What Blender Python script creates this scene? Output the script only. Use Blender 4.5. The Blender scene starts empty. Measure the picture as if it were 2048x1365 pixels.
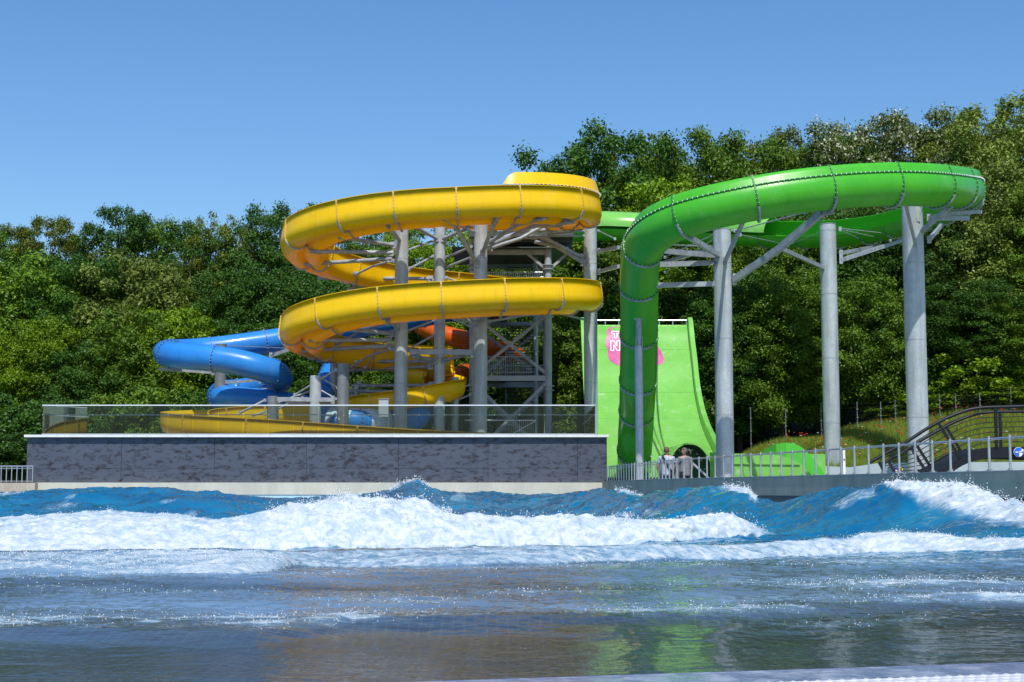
import bpy, bmesh, math, random
import numpy as np
from mathutils import Vector, Matrix
R = math.radians
scene = bpy.context.scene
col = scene.collection

# ------------------------------------------------------------------ camera, sky, sun, exposure
CAMZ = 0.9
FPX = 3009.0                       # focal length in photo pixels (2048 wide)
cam = bpy.data.cameras.new('camera')
camo = bpy.data.objects.new('camera', cam); col.objects.link(camo)
cam.sensor_width = 36.0
cam.lens = 36.0 * FPX / 2048
cam.clip_end = 3000
PITCH = math.atan(296.5 / FPX)
camo.location = (0, 0, CAMZ)
camo.rotation_euler = (R(90) + PITCH, 0, 0)
scene.camera = camo

SUN_EL, SUN_AZ = R(56), R(7)      # azimuth: to the right of straight behind the camera
w = bpy.data.worlds.new('World'); scene.world = w; w.use_nodes = True
nt = w.node_tree; nt.nodes.clear()
sky = nt.nodes.new('ShaderNodeTexSky'); sky.sky_type = 'NISHITA'; sky.sun_disc = False
sky.sun_elevation = SUN_EL; sky.sun_rotation = math.pi - SUN_AZ
sky.altitude = 900; sky.air_density = 1.25; sky.dust_density = 1.3; sky.ozone_density = 5.0
bg = nt.nodes.new('ShaderNodeBackground'); bg.inputs[1].default_value = 0.135
wo = nt.nodes.new('ShaderNodeOutputWorld')
hsv = nt.nodes.new('ShaderNodeHueSaturation'); hsv.inputs['Saturation'].default_value = 1.2; hsv.inputs['Hue'].default_value = 0.503
nt.links.new(sky.outputs[0], hsv.inputs['Color']); nt.links.new(hsv.outputs[0], bg.inputs[0]); nt.links.new(bg.outputs[0], wo.inputs[0])
sl = bpy.data.lights.new('sun', 'SUN'); sl.energy = 4.6; sl.angle = R(0.5); sl.color = (1.0, 0.955, 0.88)
so = bpy.data.objects.new('sun', sl); col.objects.link(so)
sd = Vector((math.sin(SUN_AZ) * math.cos(SUN_EL), -math.cos(SUN_AZ) * math.cos(SUN_EL), math.sin(SUN_EL)))
so.rotation_euler = sd.to_track_quat('Z', 'Y').to_euler()
so.location = (20, -20, 40)
scene.view_settings.view_transform = 'Standard'; scene.view_settings.look = 'None'
scene.view_settings.exposure = 0.12; scene.view_settings.gamma = 1.0
scene.cycles.max_bounces = 8; scene.cycles.transparent_max_bounces = 16
scene.cycles.use_denoising = True

# ------------------------------------------------------------------ helpers
HZ = 979.0
def at(x, y, Y):
    """world point seen at photo pixel x,y at distance Y (small pitch keystone ignored in x)"""
    # exact back-projection through the pitched camera
    dx = (x - 1024.0) / FPX; dy = (682.5 - y) / FPX
    cp, sp = math.cos(PITCH), math.sin(PITCH)
    fy = cp - dy * sp; fz = sp + dy * cp
    t = Y / fy
    return Vector((dx * t, Y, CAMZ + fz * t))
def zat(y, Y): return at(1024, y, Y).z
def xat(x, Y): return at(x, 900, Y).x

def hash2(ix, iy, seed):
    n = (ix.astype(np.int64) * 374761393 + iy.astype(np.int64) * 668265263 + seed * 1442695041) & 0x7fffffff
    n = ((n ^ (n >> 13)) * 1274126177) & 0x7fffffff
    n = (n ^ (n >> 16)) & 0x7fffffff
    return n / float(0x7fffffff)
def vnoise(x, y, seed=0):
    x = np.asarray(x, float); y = np.asarray(y, float)
    x0 = np.floor(x); y0 = np.floor(y); fx = x - x0; fy = y - y0
    fx = fx * fx * fx * (fx * (fx * 6 - 15) + 10); fy = fy * fy * fy * (fy * (fy * 6 - 15) + 10)
    x0 = x0.astype(np.int64); y0 = y0.astype(np.int64)
    a = hash2(x0, y0, seed); b = hash2(x0 + 1, y0, seed); c = hash2(x0, y0 + 1, seed); d = hash2(x0 + 1, y0 + 1, seed)
    return (a + (b - a) * fx) * (1 - fy) + (c + (d - c) * fx) * fy
def fbm(x, y, seed=0, octs=4, gain=0.5, lac=2.03):
    s = 0; a = 1.0; t = 0
    for i in range(octs):
        s = s + a * vnoise(x * lac ** i + 17.3 * i, y * lac ** i - 9.1 * i, seed + i); t += a; a *= gain
    return s / t * 2 - 1

def npmesh(name, V, F, mats, midx=None, smooth=True, attrs=None):
    """V (n,3), F (m,k) with constant k"""
    me = bpy.data.meshes.new(name)
    V = np.asarray(V, np.float32); F = np.asarray(F, np.int32)
    k = F.shape[1]
    me.vertices.add(len(V)); me.vertices.foreach_set('co', V.ravel())
    me.loops.add(F.size); me.loops.foreach_set('vertex_index', F.ravel())
    me.polygons.add(len(F))
    me.polygons.foreach_set('loop_start', np.arange(0, F.size, k, dtype=np.int32))
    me.polygons.foreach_set('loop_total', np.full(len(F), k, np.int32))
    for m in mats: me.materials.append(m)
    if midx is not None: me.polygons.foreach_set('material_index', np.asarray(midx, np.int32))
    me.polygons.foreach_set('use_smooth', np.full(len(F), smooth, bool))
    if attrs:
        for an, av in attrs.items():
            at_ = me.attributes.new(an, 'FLOAT', 'POINT'); at_.data.foreach_set('value', np.asarray(av, np.float32))
    me.update(calc_edges=True); me.validate()
    return me

class MB:
    def __init__(s): s.v = []; s.f = []; s.m = []; s.s = []
    def add(s, vs, fs, mi=0, sm=False):
        o = len(s.v); s.v += [tuple(v) for v in vs]
        for f in fs: s.f.append([i + o for i in f]); s.m.append(mi); s.s.append(sm)
        return s
    def box(s, c, d, mi=0, rot=None):
        hx, hy, hz = d[0] / 2, d[1] / 2, d[2] / 2
        vs = [Vector((x, y, z)) for x in (-hx, hx) for y in (-hy, hy) for z in (-hz, hz)]
        if rot is not None: vs = [rot @ v for v in vs]
        c = Vector(c); vs = [v + c for v in vs]
        return s.add(vs, [(0, 1, 3, 2), (4, 6, 7, 5), (0, 4, 5, 1), (2, 3, 7, 6), (0, 2, 6, 4), (1, 5, 7, 3)], mi)
    def bar(s, a, b, wd, ht, mi=0, up=Vector((0, 0, 1))):
        a = Vector(a); b = Vector(b); d = b - a; L = d.length
        if L < 1e-6: return s
        d.normalize(); u = up
        if abs(d.dot(u)) > 0.98: u = Vector((0, 1, 0))
        sx = d.cross(u).normalized(); uu = sx.cross(d).normalized()
        M = Matrix((sx, d, uu)).transposed()
        return s.box((a + b) / 2, (wd, L, ht), mi, M)
    def tube(s, pts, r, n=10, mi=0, cap=True, sm=True, radii=None):
        pts = [Vector(p) for p in pts]; N = len(pts); vs = []
        pu = None
        for i, p in enumerate(pts):
            t = (pts[min(i + 1, N - 1)] - pts[max(i - 1, 0)]).normalized()
            if pu is None:
                u = Vector((0, 0, 1)) if abs(t.z) < 0.95 else Vector((0, 1, 0))
            else: u = pu
            sx = t.cross(u).normalized(); u = sx.cross(t).normalized(); pu = u
            rr = radii[i] if radii else r
            for k in range(n):
                a = 2 * math.pi * k / n
                vs.append(p + sx * math.cos(a) * rr + u * math.sin(a) * rr)
        fs = [(i * n + k, i * n + (k + 1) % n, (i + 1) * n + (k + 1) % n, (i + 1) * n + k) for i in range(N - 1) for k in range(n)]
        s.add(vs, fs, mi, sm)
        if cap:
            o = len(s.v)
            for i in (0, N - 1):
                ring = vs[i * n:(i + 1) * n]
                s.add(ring, [list(range(n))] if i else [list(range(n))[::-1]], mi)
        return s
    def cyl(s, a, b, r, n=16, mi=0, r2=None):
        return s.tube([a, b], r, n, mi, radii=[r, r2 if r2 is not None else r])
    def mesh(s, name, mats):
        me = bpy.data.meshes.new(name); me.from_pydata(s.v, [], s.f)
        for m in (mats if isinstance(mats, (list, tuple)) else [mats]): me.materials.append(m)
        me.polygons.foreach_set('material_index', s.m); me.polygons.foreach_set('use_smooth', s.s)
        me.update(); return me
    def build(s, name, mats, parent=None, label=None):
        o = bpy.data.objects.new(name, s.mesh(name, mats)); col.objects.link(o)
        if parent is not None: o.parent = parent
        if label: o['label'] = label
        return o

def empty(name, label, cat, loc=(0, 0, 0), group=None):
    o = bpy.data.objects.new(name, None); col.objects.link(o); o.location = loc; o.empty_display_size = 0.3
    o['label'] = label; o['category'] = cat
    if group: o['group'] = group
    return o
def tag(o, label=None, cat=None, group=None, kind=None):
    if label: o['label'] = label
    if cat: o['category'] = cat
    if group: o['group'] = group
    if kind: o['kind'] = kind
    return o
def keep(o, parent):
    """parent o (built in world coordinates) to an Empty standing at its base"""
    o.parent = parent; o.matrix_parent_inverse = Matrix.Translation(-parent.location); return o
def link_mesh(name, me, parent=None, loc=(0, 0, 0), rz=0):
    o = bpy.data.objects.new(name, me); col.objects.link(o); o.parent = parent; o.location = loc; o.rotation_euler = (0, 0, rz)
    return o

# ------------------------------------------------------------------ materials
def mat(name, c, rough=0.5, metal=0.0, var=0.0, vscale=3.0, c2=None, bump=0.0, bscale=20.0, spec=0.5, coat=0.0, stretch=None, lo=0.35, hi=0.7):
    m = bpy.data.materials.new(name); m.use_nodes = True; t = m.node_tree; n = t.nodes; p = n['Principled BSDF']
    p.inputs['Base Color'].default_value = (*c, 1); p.inputs['Roughness'].default_value = rough
    p.inputs['Metallic'].default_value = metal; p.inputs['Specular IOR Level'].default_value = spec
    p.inputs['Coat Weight'].default_value = coat; p.inputs['Coat Roughness'].default_value = 0.08
    tc = n.new('ShaderNodeNewGeometry'); vec = tc.outputs['Position']
    if stretch:
        mp = n.new('ShaderNodeMapping'); mp.inputs['Scale'].default_value = stretch; t.links.new(vec, mp.inputs[0]); vec = mp.outputs[0]
    if c2 is None and var: c2 = tuple(x * (1 - var) for x in c)
    if c2 is not None:
        ns = n.new('ShaderNodeTexNoise'); ns.inputs['Scale'].default_value = vscale; ns.inputs['Detail'].default_value = 6; ns.inputs['Roughness'].default_value = 0.62
        t.links.new(vec, ns.inputs['Vector'])
        mr = n.new('ShaderNodeMapRange'); mr.inputs[1].default_value = lo; mr.inputs[2].default_value = hi; t.links.new(ns.outputs[0], mr.inputs[0])
        mx = n.new('ShaderNodeMix'); mx.data_type = 'RGBA'; mx.inputs[6].default_value = (*c, 1); mx.inputs[7].default_value = (*c2, 1)
        t.links.new(mr.outputs[0], mx.inputs[0]); t.links.new(mx.outputs[2], p.inputs['Base Color'])
    if bump:
        nb = n.new('ShaderNodeTexNoise'); nb.inputs['Scale'].default_value = bscale; nb.inputs['Detail'].default_value = 4; t.links.new(vec, nb.inputs['Vector'])
        b = n.new('ShaderNodeBump'); b.inputs['Strength'].default_value = bump; b.inputs['Distance'].default_value = 0.02
        t.links.new(nb.outputs[0], b.inputs['Height']); t.links.new(b.outputs[0], p.inputs['Normal'])
    return m
def fibreglass(name, c, c2, rough=0.28, tr=0.22, tcol=None, scuff=0.12):
    """gelcoat: large soft fading, a little translucency, vertical dirt streaks"""
    m = mat(name, c, rough, 0, c2=c2, vscale=0.9, coat=0.15, spec=0.35, lo=0.3, hi=0.75, bump=0.05, bscale=1.6)
    t = m.node_tree; n = t.nodes; p = n['Principled BSDF']
    ge = n.new('ShaderNodeNewGeometry'); mp = n.new('ShaderNodeMapping'); mp.inputs['Scale'].default_value = (3.0, 3.0, .35); t.links.new(ge.outputs['Position'], mp.inputs[0])
    ns = n.new('ShaderNodeTexNoise'); ns.inputs['Scale'].default_value = 1.6; ns.inputs['Detail'].default_value = 8; ns.inputs['Roughness'].default_value = .65; t.links.new(mp.outputs[0], ns.inputs['Vector'])
    mr = n.new('ShaderNodeMapRange'); mr.inputs[1].default_value = .52; mr.inputs[2].default_value = .78; mr.inputs[4].default_value = .55; t.links.new(ns.outputs[0], mr.inputs[0])
    src = p.inputs['Base Color'].links[0].from_socket
    mx = n.new('ShaderNodeMix'); mx.data_type = 'RGBA'; t.links.new(mr.outputs[0], mx.inputs[0]); t.links.new(src, mx.inputs[6]); mx.inputs[7].default_value = (c[0] * .62, c[1] * .62, c[2] * .62 + .01, 1)
    last = mx.outputs[2]
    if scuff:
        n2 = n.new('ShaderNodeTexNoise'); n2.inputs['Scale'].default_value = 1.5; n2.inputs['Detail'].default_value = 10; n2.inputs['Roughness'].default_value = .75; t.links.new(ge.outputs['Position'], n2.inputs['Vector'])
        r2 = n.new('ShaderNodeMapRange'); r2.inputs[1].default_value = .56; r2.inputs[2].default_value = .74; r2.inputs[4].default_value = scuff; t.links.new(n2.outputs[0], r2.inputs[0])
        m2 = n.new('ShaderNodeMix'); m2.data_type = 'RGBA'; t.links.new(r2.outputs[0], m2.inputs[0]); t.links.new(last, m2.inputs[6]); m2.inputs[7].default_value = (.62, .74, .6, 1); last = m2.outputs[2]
    t.links.new(last, p.inputs['Base Color'])
    rr = n.new('ShaderNodeMapRange'); rr.inputs[3].default_value = rough * .7; rr.inputs[4].default_value = rough * 1.7; t.links.new(ns.outputs[0], rr.inputs[0]); t.links.new(rr.outputs[0], p.inputs['Roughness'])
    tl = n.new('ShaderNodeBsdfTranslucent'); tl.inputs[0].default_value = (*(tcol or c), 1)
    ms = n.new('ShaderNodeMixShader'); ms.inputs[0].default_value = tr
    out = n['Material Output']
    t.links.new(p.outputs[0], ms.inputs[1]); t.links.new(tl.outputs[0], ms.inputs[2]); t.links.new(ms.outputs[0], out.inputs[0])
    return m
M = {}
M['yellow'] = fibreglass('yellow_gelcoat', (0.95, 0.68, 0.001), (0.93, 0.60, 0.001), tr=0.27, tcol=(0.97, 0.47, 0.001))
M['green'] = fibreglass('green_gelcoat', (0.075, 0.47, 0.022), (0.05, 0.40, 0.02), tr=0.10)
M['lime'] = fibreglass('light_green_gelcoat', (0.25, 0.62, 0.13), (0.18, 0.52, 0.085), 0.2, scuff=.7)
M['blue'] = fibreglass('blue_gelcoat', (0.035, 0.29, 0.76), (0.025, 0.23, 0.68))
M['orange'] = fibreglass('orange_gelcoat', (0.75, 0.13, 0.005), (0.6, 0.09, 0.004))
M['seam_g'] = mat('green_flange', (0.025, 0.20, 0.03), 0.5)
M['seam_y'] = mat('yellow_flange', (0.62, 0.36, 0.01), 0.45)
M['seam_b'] = mat('blue_flange', (0.01, 0.08, 0.3), 0.45)
M['bolt'] = mat('bolt_zinc', (0.75, 0.76, 0.78), 0.3, 0.3)
def galv(name, c, k=1.0):
    m = mat(name, c, 0.42, 0.25, c2=tuple(x * 0.74 for x in c), vscale=1.4, bump=0.03, bscale=60)
    t = m.node_tree; n = t.nodes; p = n['Principled BSDF']
    vo = n.new('ShaderNodeTexVoronoi'); vo.inputs['Scale'].default_value = 16; g = n.new('ShaderNodeNewGeometry'); t.links.new(g.outputs['Position'], vo.inputs['Vector'])
    st = n.new('ShaderNodeMapping'); st.inputs['Scale'].default_value = (2.2, 2.2, 0.18)
    ns = n.new('ShaderNodeTexNoise'); ns.inputs['Scale'].default_value = 1.3; ns.inputs['Detail'].default_value = 5
    t.links.new(g.outputs['Position'], st.inputs[0]); t.links.new(st.outputs[0], ns.inputs['Vector'])
    src = p.inputs['Base Color'].links[0].from_socket
    mx = n.new('ShaderNodeMix'); mx.data_type = 'RGBA'; mx.blend_type = 'MULTIPLY'; mx.inputs[0].default_value = 0.22
    t.links.new(src, mx.inputs[6]); t.links.new(vo.outputs['Color'], mx.inputs[7])
    bw = n.new('ShaderNodeMapRange'); bw.inputs[1].default_value = 0.48; bw.inputs[2].default_value = 0.66; t.links.new(ns.outputs[0], bw.inputs[0])
    m2 = n.new('ShaderNodeMix'); m2.data_type = 'RGBA'; m2.inputs[7].default_value = (c[0] * .5, c[1] * .52, c[2] * .52, 1)
    sc = n.new('ShaderNodeMath'); sc.operation = 'MULTIPLY'; sc.inputs[1].default_value = 0.85; t.links.new(bw.outputs[0], sc.inputs[0])
    t.links.new(sc.outputs[0], m2.inputs[0]); t.links.new(mx.outputs[2], m2.inputs[6]); 
    hs = n.new('ShaderNodeHueSaturation'); hs.inputs['Saturation'].default_value = 0.75; t.links.new(m2.outputs[2], hs.inputs['Color'])
    t.links.new(hs.outputs[0], p.inputs['Base Color'])
    return m
M['steel'] = galv('galvanised_steel', (0.52, 0.59, 0.60))
M['steel_dark'] = galv('weathered_steel', (0.24, 0.26, 0.28))
M['steel_arm'] = mat('galvanised_arm', (0.38, 0.42, 0.45), 0.45, 0.2, var=0.4, vscale=3)
M['stainless'] = mat('stainless_tube', (0.55, 0.57, 0.6), 0.28, 0.75, var=0.2, vscale=2)
M['darkmetal'] = mat('anthracite_paint', (0.008, 0.010, 0.015), 0.45, metal=0.0, spec=.3, var=0.3, vscale=4)
M['white'] = mat('white_coping', (0.78, 0.78, 0.76), 0.5, var=0.2, vscale=2.5)
M['cream'] = mat('cream_concrete', (0.60, 0.57, 0.46), 0.8, c2=(0.46, 0.45, 0.37), vscale=1.2, stretch=(1, 1, 0.25), bump=0.1)
M['conc'] = mat('grey_concrete', (0.54, 0.46, 0.34), 0.8, c2=(0.36, 0.31, 0.23), vscale=1.1, stretch=(1.2, 1.2, 0.35), bump=0.2, bscale=25)
M['conc_top'] = mat('light_concrete', (0.42, 0.42, 0.39), 0.8, var=0.25, vscale=3)
M['pale'] = mat('pale_blue_render', (0.42, 0.5, 0.55), 0.7, var=0.2, vscale=1)
M['deck'] = mat('paving', (0.36, 0.35, 0.33), 0.85, var=0.3, vscale=2, bump=0.2)
M['tower'] = mat('tower_steel', (0.42, 0.46, 0.50), 0.5, 0.2, var=0.3, vscale=1.5)
M['tread'] = mat('dark_green_grating', (0.07, 0.10, 0.095), 0.6, 0.2, var=0.3, vscale=6)
M['magenta'] = mat('faded_magenta_print', (0.46, 0.035, 0.23), 0.35, c2=(0.56, 0.15, 0.30), vscale=1.6)
M['print_white'] = mat('white_print', (0.8, 0.8, 0.8), 0.4)
M['poolblue'] = mat('pool_floor_blue', (0.03, 0.28, 0.42), 0.6, var=0.2, vscale=1)
M['poolwall'] = mat('pale_cyan_pool_paint', (0.45, 0.68, 0.74), 0.5, var=0.15, vscale=1)
M['black'] = mat('black_rubber', (0.01, 0.01, 0.012), 0.6)
M['box'] = mat('grey_enclosure', (0.42, 0.44, 0.45), 0.5, var=0.15)
M['signblue'] = mat('sign_blue', (0.01, 0.13, 0.6), 0.35)
M['signyellow'] = mat('sign_yellow', (0.8, 0.6, 0.03), 0.35)

# mottled wall panels
m = bpy.data.materials.new('mottled_panel'); m.use_nodes = True; t = m.node_tree; n = t.nodes; p = n['Principled BSDF']
g = n.new('ShaderNodeNewGeometry'); mp = n.new('ShaderNodeMapping'); mp.inputs['Scale'].default_value = (0.8, 1, 1.7); t.links.new(g.outputs['Position'], mp.inputs[0])
n1 = n.new('ShaderNodeTexNoise'); n1.inputs['Scale'].default_value = 3.6; n1.inputs['Detail'].default_value = 9; n1.inputs['Roughness'].default_value = 0.72; n1.inputs['Distortion'].default_value = 0.5
n2 = n.new('ShaderNodeTexNoise'); n2.inputs['Scale'].default_value = 1.0; n2.inputs['Detail'].default_value = 5
t.links.new(mp.outputs[0], n1.inputs['Vector']); t.links.new(mp.outputs[0], n2.inputs['Vector'])
r1 = n.new('ShaderNodeMapRange'); r1.inputs[1].default_value = 0.49; r1.inputs[2].default_value = 0.62; t.links.new(n1.outputs[0], r1.inputs[0])
mx = n.new('ShaderNodeMix'); mx.data_type = 'RGBA'; mx.inputs[6].default_value = (0.058, 0.072, 0.10, 1); mx.inputs[7].default_value = (0.085, 0.094, 0.125, 1); t.links.new(n2.outputs[0], mx.inputs[0])
m3 = n.new('ShaderNodeMix'); m3.data_type = 'RGBA'; m3.inputs[7].default_value = (0.022, 0.017, 0.022, 1); t.links.new(r1.outputs[0], m3.inputs[0]); t.links.new(mx.outputs[2], m3.inputs[6])
t.links.new(m3.outputs[2], p.inputs['Base Color']); p.inputs['Roughness'].default_value = 0.45
M['panel'] = m
# glass
m = bpy.data.materials.new('balustrade_glass'); m.use_nodes = True; t = m.node_tree; n = t.nodes; n.remove(n['Principled BSDF'])
tr = n.new('ShaderNodeBsdfTransparent'); tr.inputs[0].default_value = (0.76, 0.80, 0.78, 1)
gl = n.new('ShaderNodeBsdfGlossy'); gl.inputs['Roughness'].default_value = 0.01; gl.inputs[0].default_value = (0.36, 0.42, 0.42, 1)
fr = n.new('ShaderNodeFresnel'); fr.inputs[0].default_value = 1.5
ms = n.new('ShaderNodeMixShader'); t.links.new(fr.outputs[0], ms.inputs[0]); t.links.new(tr.outputs[0], ms.inputs[1]); t.links.new(gl.outputs[0], ms.inputs[2]); t.links.new(ms.outputs[0], n['Material Output'].inputs[0])
M['glass'] = m
m2_ = m.copy(); m2_.name = 'reflective_glass'
for nd in m2_.node_tree.nodes:
    if nd.type == 'FRESNEL': nd.inputs[0].default_value = 3.6
    if nd.type == 'BSDF_GLOSSY': nd.inputs[0].default_value = (.9, .95, .9, 1)
M['glass2'] = m2_
# ------------------------------------------------------------------ plan of the pool edge
H_RAIL = 0.68
A_ = Vector((4.06, 68.2)); B_ = Vector((5.43, 51.2)); C_ = Vector((9.64, 28.4)); D_ = Vector((11.6, 18.0))
EDGE = [A_, B_, C_, D_]
def edge_x(Y):
    return float(np.interp(Y, [p.y for p in EDGE[::-1]], [p.x for p in EDGE[::-1]]))
PTOP, PBOT = 1.262, 0.73
WALLY = 68.2

# ------------------------------------------------------------------ ground
def sstep(a, b, x):
    t = np.clip((x - a) / (b - a), 0, 1); return t * t * (3 - 2 * t)
def terrain(X, Y):
    X = np.asarray(X, float); Y = np.asarray(Y, float)
    ex = np.interp(Y, [18, 28.4, 51.2, 68.2], [11.6, 9.64, 5.43, 4.06])
    pool = sstep(6.9, 6.0, -(-Y)) * 0
    inpool = (1 - sstep(0.4, 1.6, X - ex)) * sstep(5.6, 7.2, Y) * (1 - sstep(68.6, 69.6, Y))
    z = np.full(X.shape, 0.30)
    z = z + sstep(69, 72, Y) * (1 - sstep(3.0, 5.0, X)) * 1.9                     # plateau behind the feature wall
    right = sstep(8.0, 16, X)
    mead = (sstep(70.6, 71.4, Y) * 1.45 + sstep(71, 86, Y) * (1.6 + 2.3 * sstep(14, 30, X))) * right
    z = np.where(X > 3, z + mead, z)
    z = z + sstep(88, 130, Y) * 4 
    z = z + sstep(130, 400, Y) * 12
    z = z + 0.08 * fbm(X * .2, Y * .2, 5)
    z = z * (1 - inpool) + (-1.6) * inpool
    z = np.where(Y < 7.0, -0.12, z)
    return z
def tz(x, y): return float(terrain(np.array([x]), np.array([y]))[0])
xs = np.concatenate([np.linspace(-900, -60, 20), np.linspace(-55, 60, 116), np.linspace(65, 900, 20)])
ys = np.concatenate([np.linspace(-300, 0, 8), np.linspace(3, 140, 180), np.linspace(150, 1500, 24)])
GX, GY = np.meshgrid(xs, ys); GZ = terrain(GX, GY)
nx, ny = len(xs), len(ys)
idx = np.arange(nx * ny).reshape(ny, nx)
F = np.stack([idx[:-1, :-1], idx[:-1, 1:], idx[1:, 1:], idx[1:, :-1]], -1).reshape(-1, 4)
M['ground'] = mat('meadow_soil', (0.10, 0.15, 0.022), 0.95, c2=(0.06, 0.10, 0.015), vscale=0.8, bump=0.5, bscale=6)
cx = GX[:-1, :-1].ravel(); cy = GY[:-1, :-1].ravel()
exx = np.interp(cy, [18, 28.4, 51.2, 68.2], [11.6, 9.64, 5.43, 4.06])
mi = ((cy < 70) & (cx < exx + 1.2) & (cy > 4)).astype(int)
g = bpy.data.objects.new('ground', npmesh('ground', np.stack([GX, GY, GZ], -1).reshape(-1, 3), F, [M['ground'], M['poolblue']], mi)); col.objects.link(g)
g['kind'] = 'structure'

# ------------------------------------------------------------------ water
SP = 1024.0
def wy(y, Y): return CAMZ - (y - HZ) * Y / FPX       # height of something seen at row y
def interp(s, pts): return np.interp(s, [a for a, b in pts], [b for a, b in pts])
NR, NC = 1450, 1480
yy = np.exp(np.linspace(math.log(6.6), math.log(69.0), NR))
uu = np.linspace(-0.605, 0.605, NC)
U, Yg = np.meshgrid(uu, yy); Xg = U * Yg
S = SP + FPX * U
n_lo = fbm(Xg * .18, Yg * .13, 3, 3); n_x = fbm(Xg * .55, Yg * .2, 11, 4)
# far blue swell
Y1 = interp(S, [(-400, 54), (1000, 54), (1203, 48), (1345, 43), (1500, 38), (1650, 33), (1800, 29.5), (2048, 25), (2450, 21)]) 
c1 = interp(S, [(-400, 990), (0, 991), (60, 988), (120, 983), (180, 979), (250, 985), (350, 980), (430, 988), (480, 996), (560, 1001), (640, 1000), (700, 997), (750, 988), (790, 977), (815, 968), (827, 966), (840, 972), (865, 983), (900, 989), (1000, 988), (1060, 994), (1150, 988), (1200, 985), (1250, 987), (1280, 997), (1310, 989), (1400, 985), (1460, 984), (1490, 992), (1512, 1008), (1560, 1011), (1600, 1005), (1650, 992), (1700, 982), (1750, 976), (1800, 973), (1900, 976), (1950, 988), (2005, 1012), (2048, 1020), (2200, 1000), (2400, 990)])
a1 = wy(c1, Y1) + 0.015
def prof(d, wf, wb, pf=2.0, pb=2.0):
    """d = Y - Yc ; negative toward the camera"""
    return np.where(d < 0, np.exp(-np.abs(d / wf) ** pf), np.exp(-np.abs(d / wb) ** pb))
w1f = interp(S, [(-400, 5.5), (1200, 5), (1600, 4.2), (2400, 3.2)])
z1 = a1 * prof(Yg - Y1 + n_x * .5, w1f, 5.0)
# main breaker
Y2 = 24 + n_lo * 0.2 + interp(S, [(-400, 0), (1000, 0.2), (1300, 1.0), (1530, 3.0), (1700, 4)])
c2 = interp(S, [(-400, 1042), (0, 1040), (100, 1036), (200, 1030), (330, 1027), (430, 1037), (500, 1033), (545, 1028), (580, 1013), (640, 1005), (700, 1000), (745, 1008), (790, 1006), (840, 1006), (870, 1022), (915, 1037), (950, 1030), (1000, 1036), (1060, 1037), (1130, 1035), (1190, 1037), (1250, 1041), (1300, 1047), (1350, 1042), (1400, 1038), (1460, 1040), (1500, 1047), (1530, 1056), (1600, 1075), (1700, 1085), (2400, 1085)])
toe2 = interp(S, [(-400, 1108), (0, 1106), (200, 1104), (600, 1099), (1000, 1095), (1200, 1091), (1300, 1088), (1450, 1075), (1530, 1064), (1600, 1075)])
Yt2 = FPX * CAMZ / (toe2 - HZ); wf2 = np.maximum(Y2 - Yt2, 0.8)
m2 = 1 - sstep(1480, 1590, S + n_x * 25)
a2 = np.maximum(wy(c2, Y2), 0.05) * m2
t2 = (Y2 - Yg) / wf2
p2 = np.where(t2 > 0, np.clip(1 - np.clip(t2, 0, 1) ** 1.9, 0, 1), np.exp(-(t2 * wf2 / 2.6) ** 2))
z2 = a2 * p2
f2 = m2 * sstep(1.04, 0.98, t2 + n_x * .03) * sstep(-0.22, -0.02, t2 + n_x * .06)
thin2 = interp(S, [(-400, .5), (60, .25), (400, .3), (520, .1), (600, 0), (2400, 0)]) * sstep(0.55, 0.15, t2 + n_x * .2)
f2 = f2 * (1 - thin2 * .75)
# second surge
Y3 = interp(S, [(-400, 17.3), (0, 17.4), (550, 17.4), (620, 17.8), (1000, 18), (1300, 19), (1500, 20.3), (1680, 21.4), (1720, 21.9), (2048, 21.4), (2400, 21)]) + n_lo * .2
c3 = interp(S, [(-400, 1102), (0, 1103), (300, 1100), (450, 1098), (600, 1103), (700, 1099), (900, 1097), (1100, 1094), (1300, 1092), (1500, 1086), (1600, 1080), (1650, 1076), (1690, 1078), (1730, 1066), (1780, 1062), (1850, 1068), (1950, 1079), (2000, 1077), (2048, 1080), (2400, 1085)])
toe3 = interp(S, [(-400, 1157), (0, 1157), (300, 1156), (480, 1158), (560, 1146), (620, 1131), (750, 1138), (900, 1142), (1100, 1136), (1300, 1122), (1500, 1116), (1680, 1108), (1720, 1106), (1850, 1108), (2048, 1114), (2400, 1120)])
Yt3 = FPX * CAMZ / (toe3 - HZ); wf3 = np.maximum(Y3 - Yt3, 0.7)
t3 = (Y3 - Yg) / wf3
a3 = np.maximum(wy(c3, Y3), 0.03)
z3 = a3 * np.where(t3 > 0, np.clip(1 - np.clip(t3, 0, 1) ** 1.7, 0, 1), np.exp(-(t3 * wf3 / 1.6) ** 2))
d3 = interp(S, [(-400, .62), (250, .64), (360, .76), (540, .80), (600, .64), (1200, .66), (1350, .70), (1500, .76), (1690, .78), (1720, .95), (2400, .9)])
f3 = d3 * sstep(1.06, 0.9, t3 + n_x * .15) * sstep(-0.15, 0.2, t3 + n_x * .12)
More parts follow.
